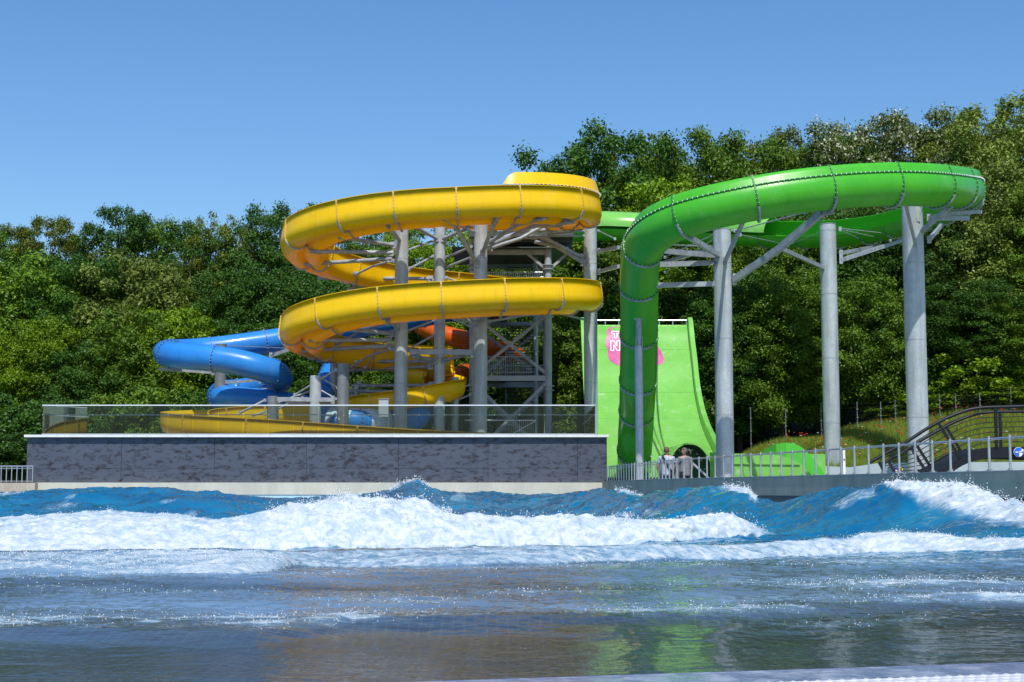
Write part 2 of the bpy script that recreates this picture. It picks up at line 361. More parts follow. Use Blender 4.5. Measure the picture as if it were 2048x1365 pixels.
# thin sheet between and small near surges
def surge(pts, amp, wf, dens, seed):
    Yc = interp(S, pts) + fbm(Xg * .8, Yg * .0, seed, 4) * .30
    d = Yg - Yc
    z = amp * prof(d, wf, wf * 2.6)
    patch = np.clip(fbm(Xg * .9, Yg * .9, seed + 5, 5, .65) * 2.2 + .55, 0, 1)
    f = interp(S, dens) * prof(d - wf * .4, wf * 1.3, wf * 2.8) * patch
    return z, f
z4, f4 = surge([(-400, 9.3), (0, 9.3), (520, 9.1), (700, 9.9), (1000, 10.2), (1300, 10.6), (1600, 11.2), (1900, 12.0), (2400, 12)], .055, .35, [(-400, .85), (520, .85), (600, .4), (700, .75), (1000, .7), (1150, .6), (1500, .5), (1800, .75), (2400, .9)], 41)
z5, f5 = surge([(-400, 12.6), (0, 12.6), (900, 11.9), (1500, 13.6), (2048, 14.3), (2400, 14.5)], .03, .5, [(-400, .3), (900, .45), (1300, .3), (1700, .6), (2400, .75)], 61)
z6, f6 = surge([(-400, 14.2), (600, 14.6), (1200, 16.0), (2048, 18), (2400, 18)], .07, .8, [(-400, .4), (600, .4), (1400, .35), (1700, .6), (2400, .6)], 71)
z7, f7 = surge([(-400, 10.4), (500, 10.2), (1400, 9.4), (2048, 10.8), (2400, 10.8)], .02, .3, [(-400, .65), (500, .6), (900, .45), (1700, .3), (2400, .55)], 81)
# foam on the far swell
f1s = interp(S, [(-400, .4), (40, .55), (70, .0), (1225, 0), (1242, .75), (1270, .6), (1284, 0), (1440, 0), (1460, .8), (1508, .9), (1516, 0), (1745, 0), (1765, .95), (1850, 1), (1960, 1), (2010, .85), (2048, .8), (2400, .7)])
d1 = Yg - Y1 + n_x * .9
low1 = interp(S, [(-400, 1.5), (1500, 2.0), (1750, .6), (1800, 2.6), (1900, 3.4), (2048, 3.6), (2400, 3)])
f1 = f1s * sstep(-1.0, -0.6, d1 / low1) * sstep(1.4, .4, d1)
streak = interp(S, [(-400, 0), (70, .2), (140, .5), (260, .5), (330, 0), (2400, 0)]) * np.exp(-((Yg - interp(S, [(0, 50), (130, 48), (330, 40)])) / 2.0) ** 2)
f1 = np.maximum(f1, streak * (n_x * 1.2 + .6))
# whitecap flecks on blue water
fl = fbm(Xg * .9, Yg * .35, 91, 5); fleck = np.clip((fl - .36) * 4, 0, .5) * sstep(24, 28, Yg)
foam = np.clip(np.maximum.reduce([f1, f2, f3, f4, f5, f6, f7, fleck]), 0, 1)
# blue chop
far = sstep(19, 27, Yg)
chop = fbm(Xg * .45, Yg * .32, 21, 5, .55) * .16 * far + fbm(Xg * 1.7, Yg * 1.1, 31, 4, .6) * (.012 + .045 * far) 
ridg = 1 - np.abs(fbm(Xg * .7, Yg * .5, 55, 4)); chop += (ridg ** 3 - .5) * .10 * far
near = 1 - sstep(9.5, 14, Yg)
rip = fbm(Xg * 4.5, Yg * 7.5, 7, 4, .62) * (.0032 + .012 * sstep(8.8, 12, Yg)) + fbm(Xg * 1.1, Yg * 2.4, 8, 3) * (.001 + .010 * sstep(8.8, 11, Yg))
zz = np.maximum(np.maximum(z1, z2), z3) + z4 + z5 + z6 + z7 + 0.03 * far + chop * (1 - .5 * sstep(0, 1, p2 * m2)) + rip
# foam lumps
def lump(sc, seed, o=4): return np.abs(fbm(Xg * sc, (Yg + zz * 1.5) * sc, seed, o, .6))
L1 = fbm(Xg * 1.3, (Yg * 1.1 + zz * 1.6), 101, 5, .62); L2 = lump(3.1, 111, 4)
strong = sstep(.3, .9, foam)
big = interp(S, [(-400, .5), (500, .5), (560, 1.2), (880, 1.3), (930, .7), (2400, .7)])
zz = zz + strong * (L1 * .085 * big * np.clip(Yg / 24, .35, 1.3) + L2 * .05 * np.clip(Yg / 24, .3, 1.3)) * np.where(t2 > 1.0, .6, 1)
zz = zz + (foam > .2) * fbm(Xg * 6, Yg * 6, 121, 3) * .012 * np.clip(Yg / 14, .5, 2)
# spiky tops along the breaker crest and the wave peak at the back
spike = np.clip(fbm(Xg * 2.4, Yg * 2.0, 131, 4, .7), 0, 1) ** 1.5
cb = np.exp(-((t2 + .02) / .14) ** 2) * m2 * interp(S, [(-400, .12), (500, .15), (570, .7), (860, .7), (930, .4), (1200, .4), (2400, .3)])
zz = zz + cb * spike * .24
c1b = np.exp(-((Yg - Y1) / .9) ** 2) * interp(S, [(-400, .15), (780, .15), (800, .8), (850, .9), (870, .2), (1440, .1), (1460, .5), (1510, .5), (1520, 0), (1740, .1), (1760, .6), (1960, .7), (2400, .4)])
zz = zz + c1b * spike * .45
foam = np.clip(np.maximum(foam, c1b * spike * 1.2 * (foam > -1)), 0, 1)
Yd = Yg - strong * L2 * .16 * np.clip(Yg / 24, .3, 1.2)
# colour of the floor seen through the water: 0 deep blue -> 1 grey shallow
shoal = sstep(23, 15.5, Yg + n_x * 1.2 + interp(S, [(-400, 0), (1400, 0), (1700, 1.0), (2400, 1.0)]))
milky = np.clip(.5 + fbm(Xg * .35, Yg * .8, 141, 4) * .9, 0, 1) * sstep(8.3, 10.3, Yg - interp(S, [(0, .0), (600, .6), (1200, 1.2), (2048, 2.6)]))
V = np.stack([Xg, Yd, zz], -1).reshape(-1, 3)
idx = np.arange(NR * NC).reshape(NR, NC)
F = np.stack([idx[:-1, :-1], idx[:-1, 1:], idx[1:, 1:], idx[1:, :-1]], -1).reshape(-1, 4)
exw = np.interp(Yg, [18, 28.4, 51.2, 68.2], [11.6, 9.64, 5.43, 4.06]) + .55
ok = ((Xg < exw) & (Yg < WALLY - .05))[:-1, :-1].ravel()
F = F[ok]

m = bpy.data.materials.new('pool_water'); m.use_nodes = True; t = m.node_tree; n = t.nodes; lk = t.links
p = n['Principled BSDF']
ge = n.new('ShaderNodeNewGeometry')
af = n.new('ShaderNodeAttribute'); af.attribute_name = 'foam'
ash = n.new('ShaderNodeAttribute'); ash.attribute_name = 'shoal'
ami = n.new('ShaderNodeAttribute'); ami.attribute_name = 'milky'
def noise(scale, det, ro=.6, st=None, dist=0):
    q = n.new('ShaderNodeTexNoise'); q.inputs['Scale'].default_value = scale; q.inputs['Detail'].default_value = det; q.inputs['Roughness'].default_value = ro; q.inputs['Distortion'].default_value = dist
    if st:
        mm = n.new('ShaderNodeMapping'); mm.inputs['Scale'].default_value = st; lk.new(ge.outputs['Position'], mm.inputs[0]); lk.new(mm.outputs[0], q.inputs['Vector'])
    else: lk.new(ge.outputs['Position'], q.inputs['Vector'])
    return q.outputs[0]
def mathn(op, a, b=None, clamp=False):
    q = n.new('ShaderNodeMath'); q.operation = op; q.use_clamp = clamp
    for i, v in enumerate((a, b)):
        if v is None: continue
        if isinstance(v, (int, float)): q.inputs[i].default_value = v
        else: lk.new(v, q.inputs[i])
    return q.outputs[0]
def mixc(f, a, b):
    q = n.new('ShaderNodeMix'); q.data_type = 'RGBA'
    if isinstance(f, float): q.inputs[0].default_value = f
    else: lk.new(f, q.inputs[0])
    for i, v in ((6, a), (7, b)):
        if isinstance(v, tuple): q.inputs[i].default_value = (*v, 1)
        else: lk.new(v, q.inputs[i])
    return q.outputs[2]
def mrange(v, a, b):
    q = n.new('ShaderNodeMapRange'); q.inputs[1].default_value = a; q.inputs[2].default_value = b; lk.new(v, q.inputs[0]); return q.outputs[0]
nb = noise(.5, 4)
blue = mixc(mrange(nb, .35, .65), (0.003, 0.085, 0.20), (0.004, 0.165, 0.31))
grey = mixc(mrange(noise(.9, 4, .6, (1, 1.6, 1)), .35, .65), (0.020, 0.032, 0.052), (0.032, 0.034, 0.036))
bk = n.new('ShaderNodeTexBrick'); bk.offset = 0; bk.inputs['Scale'].default_value = 1.0; bk.inputs['Mortar Size'].default_value = .008; bk.inputs['Brick Width'].default_value = .07; bk.inputs['Row Height'].default_value = .07; bk.inputs['Mortar Smooth'].default_value = .4
bk.inputs['Color1'].default_value = (.0, .0, .0, 1); bk.inputs['Color2'].default_value = (.25, .25, .25, 1); bk.inputs['Mortar'].default_value = (1, 1, 1, 1)
wv = n.new('ShaderNodeVectorMath'); wv.operation = 'ADD'; nv_ = n.new('ShaderNodeTexNoise'); nv_.inputs['Scale'].default_value = 2.5; lk.new(ge.outputs['Position'], nv_.inputs['Vector']); sc_ = n.new('ShaderNodeVectorMath'); sc_.operation = 'SCALE'; sc_.inputs['Scale'].default_value = .05; lk.new(nv_.outputs['Color'], sc_.inputs[0]); lk.new(ge.outputs['Position'], wv.inputs[0]); lk.new(sc_.outputs[0], wv.inputs[1]); lk.new(wv.outputs[0], bk.inputs['Vector'])
grey = mixc(mathn('MULTIPLY', bk.outputs['Color'], .24), grey, (0.12, 0.115, 0.10))
milk = mixc(ami.outputs['Fac'], grey, (0.15, 0.24, 0.36))
base = mixc(ash.outputs['Fac'], blue, milk)
# foam coverage from density and two noises (bubbly)
fn = mathn('ADD', mathn('MULTIPLY', mrange(noise(2.2, 8, .7, (.8, 1, 1), 1.2), .3, .7), .5), mathn('MULTIPLY', mrange(noise(11, 6, .75, (.7, 1, 1)), .28, .72), .55))
th = mathn('SUBTRACT', 0.98, mathn('MULTIPLY', af.outputs['Fac'], 0.80))
cov = mrange(mathn('SUBTRACT', fn, th), -0.08, 0.16)
cov = mathn('MULTIPLY', cov, mrange(af.outputs['Fac'], .03, .2), True)
aer = mathn('MULTIPLY', mrange(af.outputs['Fac'], .15, .9), .75)
base = mixc(aer, base, (0.20, 0.34, 0.46))
lk.new(base, p.inputs['Base Color']); p.inputs['Roughness'].default_value = 0.05; p.inputs['IOR'].default_value = 1.33
bp = n.new('ShaderNodeBump'); bp.inputs['Distance'].default_value = 0.03; bp.inputs['Strength'].default_value = 0.26
lk.new(mathn('ADD', noise(4.5, 5, .6, (1, 1.8, 1)), mathn('MULTIPLY', noise(16, 3, .6), .22)), bp.inputs['Height']); lk.new(bp.outputs[0], p.inputs['Normal'])
fo = n.new('ShaderNodeBsdfPrincipled'); fo.inputs['Roughness'].default_value = .55; fo.inputs['Specular IOR Level'].default_value = .3
fcol = mixc(mathn('ADD', mathn('MULTIPLY', mrange(noise(5.0, 9, .72, (.8, 1, 1), .8), .38, .60), .66), mathn('MULTIPLY', mrange(af.outputs['Fac'], .5, .98), .36), True), (0.15, 0.29, 0.40), (0.56, 0.60, 0.63)); lk.new(fcol, fo.inputs['Base Color'])
fb = n.new('ShaderNodeBump'); fb.inputs['Distance'].default_value = .05; fb.inputs['Strength'].default_value = .4
lk.new(noise(12, 10, .78), fb.inputs['Height']); lk.new(fb.outputs[0], fo.inputs['Normal'])
ms = n.new('ShaderNodeMixShader'); lk.new(cov, ms.inputs[0]); lk.new(p.outputs[0], ms.inputs[1]); lk.new(fo.outputs[0], ms.inputs[2]); lk.new(ms.outputs[0], n['Material Output'].inputs[0])
M['water'] = m; M['foam'] = mat('spray_white', (0.75, 0.78, 0.8), .4)
wo_ = bpy.data.objects.new('water', npmesh('water', V, F, [m], attrs={'foam': foam.ravel(), 'shoal': shoal.ravel(), 'milky': milky.ravel()})); col.objects.link(wo_)
wo_['kind'] = 'structure'
# flung droplets
rng = np.random.default_rng(5)
def zsurf(s, Yw):
    j = np.clip(((s - SP) / FPX + .605) / 1.21 * (NC - 1), 0, NC - 1).astype(int)
    i = np.clip(np.log(Yw / 6.6) / math.log(69 / 6.6) * (NR - 1), 0, NR - 1).astype(int)
    return zz[i, j], i, j
pts = []; rad = []
def spray(s0, s1, off, n_, hmax, rr, which):
    s = rng.uniform(s0, s1, n_)
    cl = rng.normal(0, 1, (12, 1)); ctr = rng.uniform(s0, s1, 40)
    s = np.where(rng.random(n_) < .8, ctr[rng.integers(0, 40, n_)] + rng.normal(0, (s1 - s0) / 55, n_), s)
    j = np.clip(((s - SP) / FPX + .605) / 1.21 * (NC - 1), 0, NC - 1).astype(int)
    Yc = (Y1 if which == 1 else Y2 if which == 2 else Y3)[NR // 2, j]
    Yw = Yc + off + rng.normal(0, .35, n_)
    z, i, j = zsurf(s, Yw)
    h = np.abs(rng.exponential(hmax / 7, n_))
    pts.append(np.stack([(s - SP) / FPX * Yw, Yw, z + np.minimum(h, hmax * 1.6)], -1)); rad.append(rng.uniform(.3, 1, n_) ** 2 * rr * .75)
spray(-100, 540, -.1, 500, .10, .014, 2); spray(540, 880, -.1, 1500, .30, .017, 2); spray(880, 1530, -.1, 900, .2, .018, 2)
spray(655, 700, -.1, 350, .45, .02, 2); spray(885, 905, 0, 200, .35, .02, 2); spray(1245, 1260, 0, 160, .4, .02, 2)
spray(780, 860, -.1, 900, .3, .035, 1); spray(1445, 1515, 0, 700, .25, .025, 1); spray(1225, 1285, 0, 400, .25, .025, 1)
spray(1740, 2048, 0, 1200, .3, .018, 1); spray(-100, 60, 0, 300, .2, .03, 1)
spray(-100, 2100, -.3, 1800, .07, .010, 3); spray(1690, 2100, -.2, 900, .12, .013, 3)
# bubbles riding on the near foam, white specks doubling as sun glints
nb_ = 200000; ii = rng.integers(0, int(NR * .42), nb_); jj = rng.integers(0, NC, nb_)
fz_ = foam[ii, jj]; kk_ = (rng.random(nb_) < np.clip(fz_ - .12, 0, 1) ** 1.4 * .9) & (Yg[ii, jj] < 17)
ii, jj = ii[kk_], jj[kk_]; rb = rng.uniform(.3, 1, len(ii)) ** 2 * .0055 * (Yg[ii, jj] / 10)
pts.append(np.stack([Xg[ii, jj] + rng.normal(0, .01, len(ii)), Yd[ii, jj], zz[ii, jj] + rb * .3 + .05 * rng.random(len(ii)) ** 6], -1)); rad.append(rb)
P = np.concatenate(pts); Rr = np.concatenate(rad)
octa = np.array([[1, 0, 0], [-1, 0, 0], [0, 1, 0], [0, -1, 0], [0, 0, 1], [0, 0, -1]], float)
of = np.array([[0, 2, 4], [2, 1, 4], [1, 3, 4], [3, 0, 4], [2, 0, 5], [1, 2, 5], [3, 1, 5], [0, 3, 5]])
V = (P[:, None, :] + octa[None] * Rr[:, None, None]).reshape(-1, 3)
F = (of[None] + 6 * np.arange(len(P))[:, None, None]).reshape(-1, 3)
sp = bpy.data.objects.new('spray', npmesh('spray', V, F, [M['foam']])); col.objects.link(sp)
tag(sp, 'white droplets flung up along the breaking wave crests, plus foam bubbles doubling as sun glints', 'spray', kind='stuff')

# ------------------------------------------------------------------ near rim, grating
NE = [Vector((-4.5, 5.97)), Vector((0.0, 7.12)), Vector((4.5, 8.27))]
rim = MB()
def strip(mb, off0, off1, z0, z1, mi=0):
    d = Vector((9.0, 2.3)).normalized(); nrm = Vector((d.y, -d.x))     # toward the camera
    a = NE[0] + nrm * off0; b = NE[2] + nrm * off0; c = NE[2] + nrm * off1; e = NE[0] + nrm * off1
    zb = min(z0, z1) - .4
    mb.add([(a.x, a.y, z0), (b.x, b.y, z0), (c.x, c.y, z1), (e.x, e.y, z1), (a.x, a.y, zb), (b.x, b.y, zb), (c.x, c.y, zb), (e.x, e.y, zb)],
           [(3, 2, 1, 0), (0, 1, 5, 4), (1, 2, 6, 5), (2, 3, 7, 6), (3, 0, 4, 7)], mi)
strip(rim, 0.0, .05, 0.004, .03, 0); strip(rim, .053, .50, .028, .02, 0)
rim_o = rim.build('overflow_edge', [mat('wet_rim_tile', (0.16, 0.20, 0.34), .15, c2=(.40, .45, .58), vscale=5, lo=.45, hi=.7, bump=.3, bscale=14)]); tag(rim_o, 'wet blue grey tiled rim along the near edge of the pool', 'pool edge')
gr = MB(); d = Vector((9.0, 2.3)).normalized(); nrm = Vector((d.y, -d.x))
for k in range(150):
    q = NE[0] + d * (k * .06) + nrm * .52
    q2 = q + nrm * .8
    gr.tube([(q.x, q.y, .02), (q2.x, q2.y, .02)], .022, 8)
for j in range(9):
    q = NE[0] + nrm * (.56 + .09 * j); q2 = q + d * 9
    gr.tube([(q.x, q.y, .03), (q2.x, q2.y, .03)], .013, 6)
go = gr.build('overflow_grating', [mat('white_grating_plastic', (.50, .52, .57), .4)]); tag(go, 'white ribbed plastic overflow grating along the near pool edge', 'grating')
# ------------------------------------------------------------------ feature wall with coping and glass balustrade
WX0, WX1 = xat(55, WALLY), xat(1212, WALLY)
ZB, ZT = zat(965.5, WALLY), zat(875, WALLY)
fw = empty('feature_wall', 'long wall clad in mottled blue grey stone panels under the glass balustrade', 'wall', ((WX0 + WX1) / 2, WALLY + .3, -1.5))
b = MB(); b.box(((WX0 + WX1) / 2, WALLY + .42, (ZB + ZT) / 2 - .8), (WX1 - WX0 - .04, .7, ZT - ZB + 1.6 - .02)); keep(b.build('core', M['black']), fw)
gaps = [55, 243, 429, 613, 797, 976, 1155, 1212]
zmid = zat(937, WALLY)
pm = {}
for i in range(7):
    x0, x1 = xat(gaps[i], WALLY) + .008, xat(gaps[i + 1], WALLY) - .008
    for (z0, z1) in ((ZB + .01, zmid - .006), (zmid + .006, ZT - .005)):
        b = MB(); b.box(((x0 + x1) / 2, WALLY + .04, (z0 + z1) / 2), (x1 - x0, .05, z1 - z0)); keep(b.build('panel', M['panel']), fw)
b = MB(); b.box((WX0 - .02, WALLY + .45, (ZB + ZT) / 2), (.04, .8, ZT - ZB - .01)); b.box((WX1 + .022, WALLY + .45, (ZB + ZT) / 2), (.04, .8, ZT - ZB - .01)); keep(b.build('end_panel', M['panel']), fw)
b = MB()
xx = WX0 - .12
while xx < WX1 + .12:
    x2 = min(xx + 1.85, WX1 + .12); b.box(((xx + x2) / 2, WALLY + .30, ZT + .055), (x2 - xx - .01, .98, .11)); xx = x2
keep(b.build('coping', M['white']), fw)
# cream plinth at the waterline
b = MB(); px0 = xat(72, WALLY - .25)
zc = zat(990, WALLY - .25)
b.box(((px0 + 4.3) / 2, WALLY + .15, (ZB + zc) / 2), (4.3 - px0, .8, ZB - zc - .004))
b.box(((px0 + 4.3) / 2, WALLY + .16, zc - 1.0), (4.3 - px0, .76, 2.0), 1)
pl = b.build('pool_plinth', [M['cream'], M['poolwall']]); tag(pl, 'cream concrete plinth at the waterline below the mottled panels', 'plinth')
# balustrade
GY_, GT = WALLY + .18, zat(811, WALLY + .18)
gx0, gx1 = xat(83, GY_), xat(1190, GY_)
GB = ZT + .115
bal = empty('glass_balustrade', 'frameless glass balustrade with two steel rails on top of the mottled wall', 'balustrade', ((gx0 + gx1) / 2, GY_, GB))
npan = 22
def pane(a, b_, nm='glass_pane', gm='glass'):
    a = Vector(a); b_ = Vector(b_); d = (b_ - a).normalized(); a2 = a + d * .012; b2 = b_ - d * .012
    q = MB(); q.bar((a2.x, a2.y, (GB + GT) / 2), (b2.x, b2.y, (GB + GT) / 2), .017, GT - GB - .02); keep(q.build(nm, M[gm]), bal)
for i in range(npan):
    pane((gx0 + (gx1 - gx0) * i / npan, GY_, 0), (gx0 + (gx1 - gx0) * (i + 1) / npan, GY_, 0))
yl, yr = 75.6, 78.5
for i in range(4): pane((gx0 + 1.43 * i / 4, GY_ + .02 + 2.05 * i / 4, 0), (gx0 + 1.43 * (i + 1) / 4, GY_ + .02 + 2.05 * (i + 1) / 4, 0), gm='glass2')
for i in range(7): pane((gx1, GY_ + (yr - GY_) * i / 7 + .02, 0), (gx1, GY_ + (yr - GY_) * (i + 1) / 7, 0))
q = MB(); zm = zat(830, GY_)
for zz_, hh in ((GT, .05), (zm, .04)):
    dy = 0 if zz_ == GT else .06
    q.bar((gx0 - .02, GY_ + dy, zz_), (gx1 + .02, GY_ + dy, zz_), .05, hh)
    q.bar((gx0 + dy, GY_ + .03, zz_), (gx0 + 1.43 + dy, GY_ + 2.07, zz_), .04, hh * .7); q.bar((gx1 - dy, GY_ + .03, zz_), (gx1 - dy, yr, zz_), .05, hh)
keep(q.build('handrail', mat('bright_rail', (.75, .77, .78), .35, .3)), bal)
q = MB(); q.bar((gx0, GY_, GB + .03), (gx1, GY_, GB + .03), .06, .058); keep(q.build('clamp_channel', M['stainless']), bal)
# upper terrace behind the wall
b = MB(); b.box(((WX0 + 3.0) / 2, 80.2, 2.2), (3.0 - WX0, 21.6, .9)); o = b.build('terrace', M['deck']); o['kind'] = 'structure'
TZ = 2.65
# left quay block and railing
b = MB(); lb = xat(72, 67.5); b.box((lb - 4.2, 68.3, zat(966, 67.5) - .75), (8.4, 1.6, 1.5)); o = b.build('quay_block', M['conc']); tag(o, 'grey concrete quay block with a railing left of the mottled wall', 'quay')
lr = empty('steel_railing', 'short vertical bar railing on the quay block left of the mottled wall', 'railing', (lb - 3, 67.7, zat(965, 67.7)))
zr0, zr1 = zat(965, 67.7), zat(933, 67.7)
q = MB(); q.cyl((-6.5 + lb, 67.7, zr1), (lb - .15, 67.7, zr1), .03, 8); keep(q.build('top_rail', M['stainless']), lr)
q = MB(); q.cyl((-6.5 + lb, 67.7, zr1 - .1), (lb - .15, 67.7, zr1 - .1), .016, 8); q.cyl((-6.5 + lb, 67.7, zr0 + .05), (lb - .15, 67.7, zr0 + .05), .014, 8); keep(q.build('lower_rail', M['stainless']), lr)
q = MB(); q.cyl((0, 0, zr0 - lr.location.z), (0, 0, zr1 - lr.location.z), .027, 8); pm_ = q.mesh('post', [M['stainless']])
for k in range(26): link_mesh('post', pm_, lr, (lb - .18 - k * .235 - lr.location.x, 0, 0))

# ------------------------------------------------------------------ parapet and curved railing on the right
def offp(P, d, o):
    return Vector((P.x + d.y * o, P.y - d.x * o))
par = MB()
E2 = [Vector((4.06, 68.1)), B_, C_, D_]
def wallrun(mb, pts, off, wd, z0, z1, mi=0):
    """extrude a wall along a polyline (mitred)"""
    ns = []
    for i in range(len(pts)):
        ds = []
        if i > 0: ds.append((pts[i] - pts[i - 1]).normalized())
        if i < len(pts) - 1: ds.append((pts[i + 1] - pts[i]).normalized())
        d = sum(ds, Vector((0, 0))).normalized(); nn = Vector((-d.y, d.x)); k = 1 / max(.3, nn.dot(Vector((-ds[0].y, ds[0].x)))); ns.append(nn * k)
    for i in range(len(pts) - 1):
        a, c = pts[i] + ns[i] * off, pts[i + 1] + ns[i + 1] * off
        a2, c2_ = pts[i] + ns[i] * (off + wd), pts[i + 1] + ns[i + 1] * (off + wd)
        vs = [(a.x, a.y, z0), (c.x, c.y, z0), (c2_.x, c2_.y, z0), (a2.x, a2.y, z0), (a.x, a.y, z1), (c.x, c.y, z1), (c2_.x, c2_.y, z1), (a2.x, a2.y, z1)]
        mb.add(vs, [(0, 3, 2, 1), (4, 5, 6, 7), (0, 1, 5, 4), (2, 3, 7, 6)] + ([(3, 0, 4, 7)] if i == 0 else []) + ([(1, 2, 6, 5)] if i == len(pts) - 2 else []), mi)
# travelling toward the camera, left normal (-d.y, d.x) points to +X (away from the pool)
wallrun(par, E2, 0, .42, PBOT, PTOP - .03, 0)
wallrun(par, E2, -.012, .45, PTOP - .028, PTOP, 1)
po = par.build('parapet', [M['conc'], M['conc_top']]); tag(po, 'grey concrete parapet carrying the long bar railing along the right side of the pool', 'parapet')
q = MB(); wallrun(q, E2, .85, .3, -1.6, PBOT + .2, 0); o = q.build('chamber_wall', mat('gap_shade_blue', (.04, .09, .16), .4, var=.3)); tag(o, 'wall painted dark for the shaded gap beneath the concrete parapet', 'wall')  # darkness of the gap under the parapet is painted into this recessed wall
# deck to the right (persons' level)
dk = MB(); ZD = 0.50
pts = [(E2[0].x + .6, 68.1), (B_.x + .6, 51.2), (C_.x + .6, 28.4), (D_.x + .6, 18.0), (60, 18.0), (60, 56), (30, 58.5), (14, 60.5), (9, 72), (4.4, 72)]
dk.add([(x, y, ZD) for x, y in pts] + [(x, y, ZD - .4) for x, y in pts], [list(range(len(pts)))] + [[i, i + len(pts), (i + 1) % len(pts) + len(pts), (i + 1) % len(pts)] for i in range(len(pts))])
o = dk.build('pavement', M['deck']); o['kind'] = 'structure'

def rail_run(P0, P1, n, first=True):
    out = []
    for i in range(n + 1):
        if i == 0 and not first: continue
        out.append(P0.lerp(P1, i / n))
    return out
posts = rail_run(Vector((4.12, 67.8)), B_, 24) + rail_run(B_, C_, 28, False) + rail_run(C_, D_, 14, False)
posts = [Vector((p.x + .16, p.y)) for p in posts]
rr = empty('bar_railing', 'long stainless bar railing standing on the concrete parapet on the right', 'railing', (posts[24].x, posts[24].y, PTOP))
H = H_RAIL
q = MB(); q.cyl((0, 0, 0), (0, 0, H), .027, 10); q.cyl((0, 0, H), (0, 0, H + .012), .020, 10)
postm = q.mesh('post', [M['stainless']])
q = MB(); q.box((0, 0, .008), (.19, .08, .014)); q.cyl((-.07, 0, .012), (-.07, 0, .045), .014, 6); q.cyl((.07, 0, .012), (.07, 0, .045), .014, 6); basem = q.mesh('base_plate', [M['stainless']])
q = MB(); q.tube([(0, 0, H - .085), (.115, 0, H - .085), (.125, 0, H - .075), (.125, 0, H - .03)], .009, 6); hookm = q.mesh('rail_bracket', [M['stainless']])
for i, p in enumerate(posts):
    d = (posts[min(i + 1, len(posts) - 1)] - posts[max(i - 1, 0)]); a = math.atan2(d.y, d.x) + math.pi
    loc = (p.x - rr.location.x, p.y - rr.location.y, 0)
    po_ = link_mesh('post', postm, rr, loc, a)
    link_mesh('base_plate', basem, po_, (0, 0, 0), 0)
    if i > 21: link_mesh('rail_bracket', hookm, po_, (0, 0, 0), math.pi)
q = MB(); off = Vector((.055, 0)); q.tube([(p.x + .055, p.y, PTOP + H - .045) for p in posts], .024, 8); keep(q.build('top_rail', M['stainless']), rr)
q = MB(); q.tube([(p.x + .07, p.y, PTOP + H - .13) for p in posts[:24]], .016, 6); keep(q.build('grab_rail', M['stainless']), rr)

# pale wall at the foot of the meadow
q = MB()
pw = [at(1560, 938, 71), at(1640, 932, 70.8), at(1700, 935, 70.6), at(1760, 926, 70.4), at(1900, 925, 70.2), at(2080, 924, 70), at(2250, 924, 70)]
pts2 = [Vector((v.x, v.y)) for v in pw]
for i in range(len(pts2) - 1):
    a, c = pts2[i], pts2[i + 1]; d = (c - a).normalized(); nn = Vector((-d.y, d.x)) * .3
    za, zb = pw[i].z, pw[i + 1].z
    vs = [(a.x, a.y, .3), (c.x, c.y, .3), (c.x + nn.x, c.y + nn.y, .3), (a.x + nn.x, a.y + nn.y, .3), (a.x, a.y, za), (c.x, c.y, zb), (c.x + nn.x, c.y + nn.y, zb), (a.x + nn.x, a.y + nn.y, za)]
    q.add(vs, [(4, 5, 6, 7), (0, 1, 5, 4), (2, 3, 7, 6), (3, 0, 4, 7), (1, 2, 6, 5)])
o = q.build('retaining_wall', M['pale']); tag(o, 'low pale blue grey retaining wall at the foot of the poppy meadow', 'wall')

# ------------------------------------------------------------------ slide sweeping
def catmull(P, n):
    P = [Vector(p) for p in P]; out = []
    Q = [P[0] * 2 - P[1]] + P + [P[-1] * 2 - P[-2]]
    for i in range(1, len(Q) - 2):
        for k in range(n):
            t = k / n; a, b_, c, d = Q[i - 1], Q[i], Q[i + 1], Q[i + 2]
            out.append(.5 * ((2 * b_) + (-a + c) * t + (2 * a - 5 * b_ + 4 * c - d) * t * t + (-a + 3 * b_ - 3 * c + d) * t ** 3))
    out.append(P[-1]); return out
def resample(P, step):
    L = [0]
    for i in range(1, len(P)): L.append(L[-1] + (P[i] - P[i - 1]).length)
    n = max(2, round(L[-1] / step)); out = []
    j = 0
    for k in range(n + 1):
        s = L[-1] * k / n
        while j < len(L) - 2 and L[j + 1] < s: j += 1
        out.append(P[j].lerp(P[j + 1], (s - L[j]) / max(1e-9, L[j + 1] - L[j])))
    return out
def frames(P, bank=0):
    fr = []
    for i, p in enumerate(P):
        t = (P[min(i + 1, len(P) - 1)] - P[max(i - 1, 0)]).normalized()
        s = t.cross(Vector((0, 0, 1))); 
        if s.length < 1e-3: s = Vector((1, 0, 0))
        s.normalize(); u = s.cross(t).normalized()
        if bank: s, u = s * math.cos(bank) - u * math.sin(bank), u * math.cos(bank) + s * math.sin(bank)
        fr.append((p, t, s, u))
    return fr
def offset_sec(sec, d):
    """offset an open 2D polyline to its outer side (left of travel)"""
    out = []
    for i in range(len(sec)):
        a = Vector(sec[max(i - 1, 0)]); c = Vector(sec[min(i + 1, len(sec) - 1)]); t = (c - a).normalized(); nn = Vector((t.y, -t.x)); out.append(tuple(Vector(sec[i]) + nn * d))
    return out
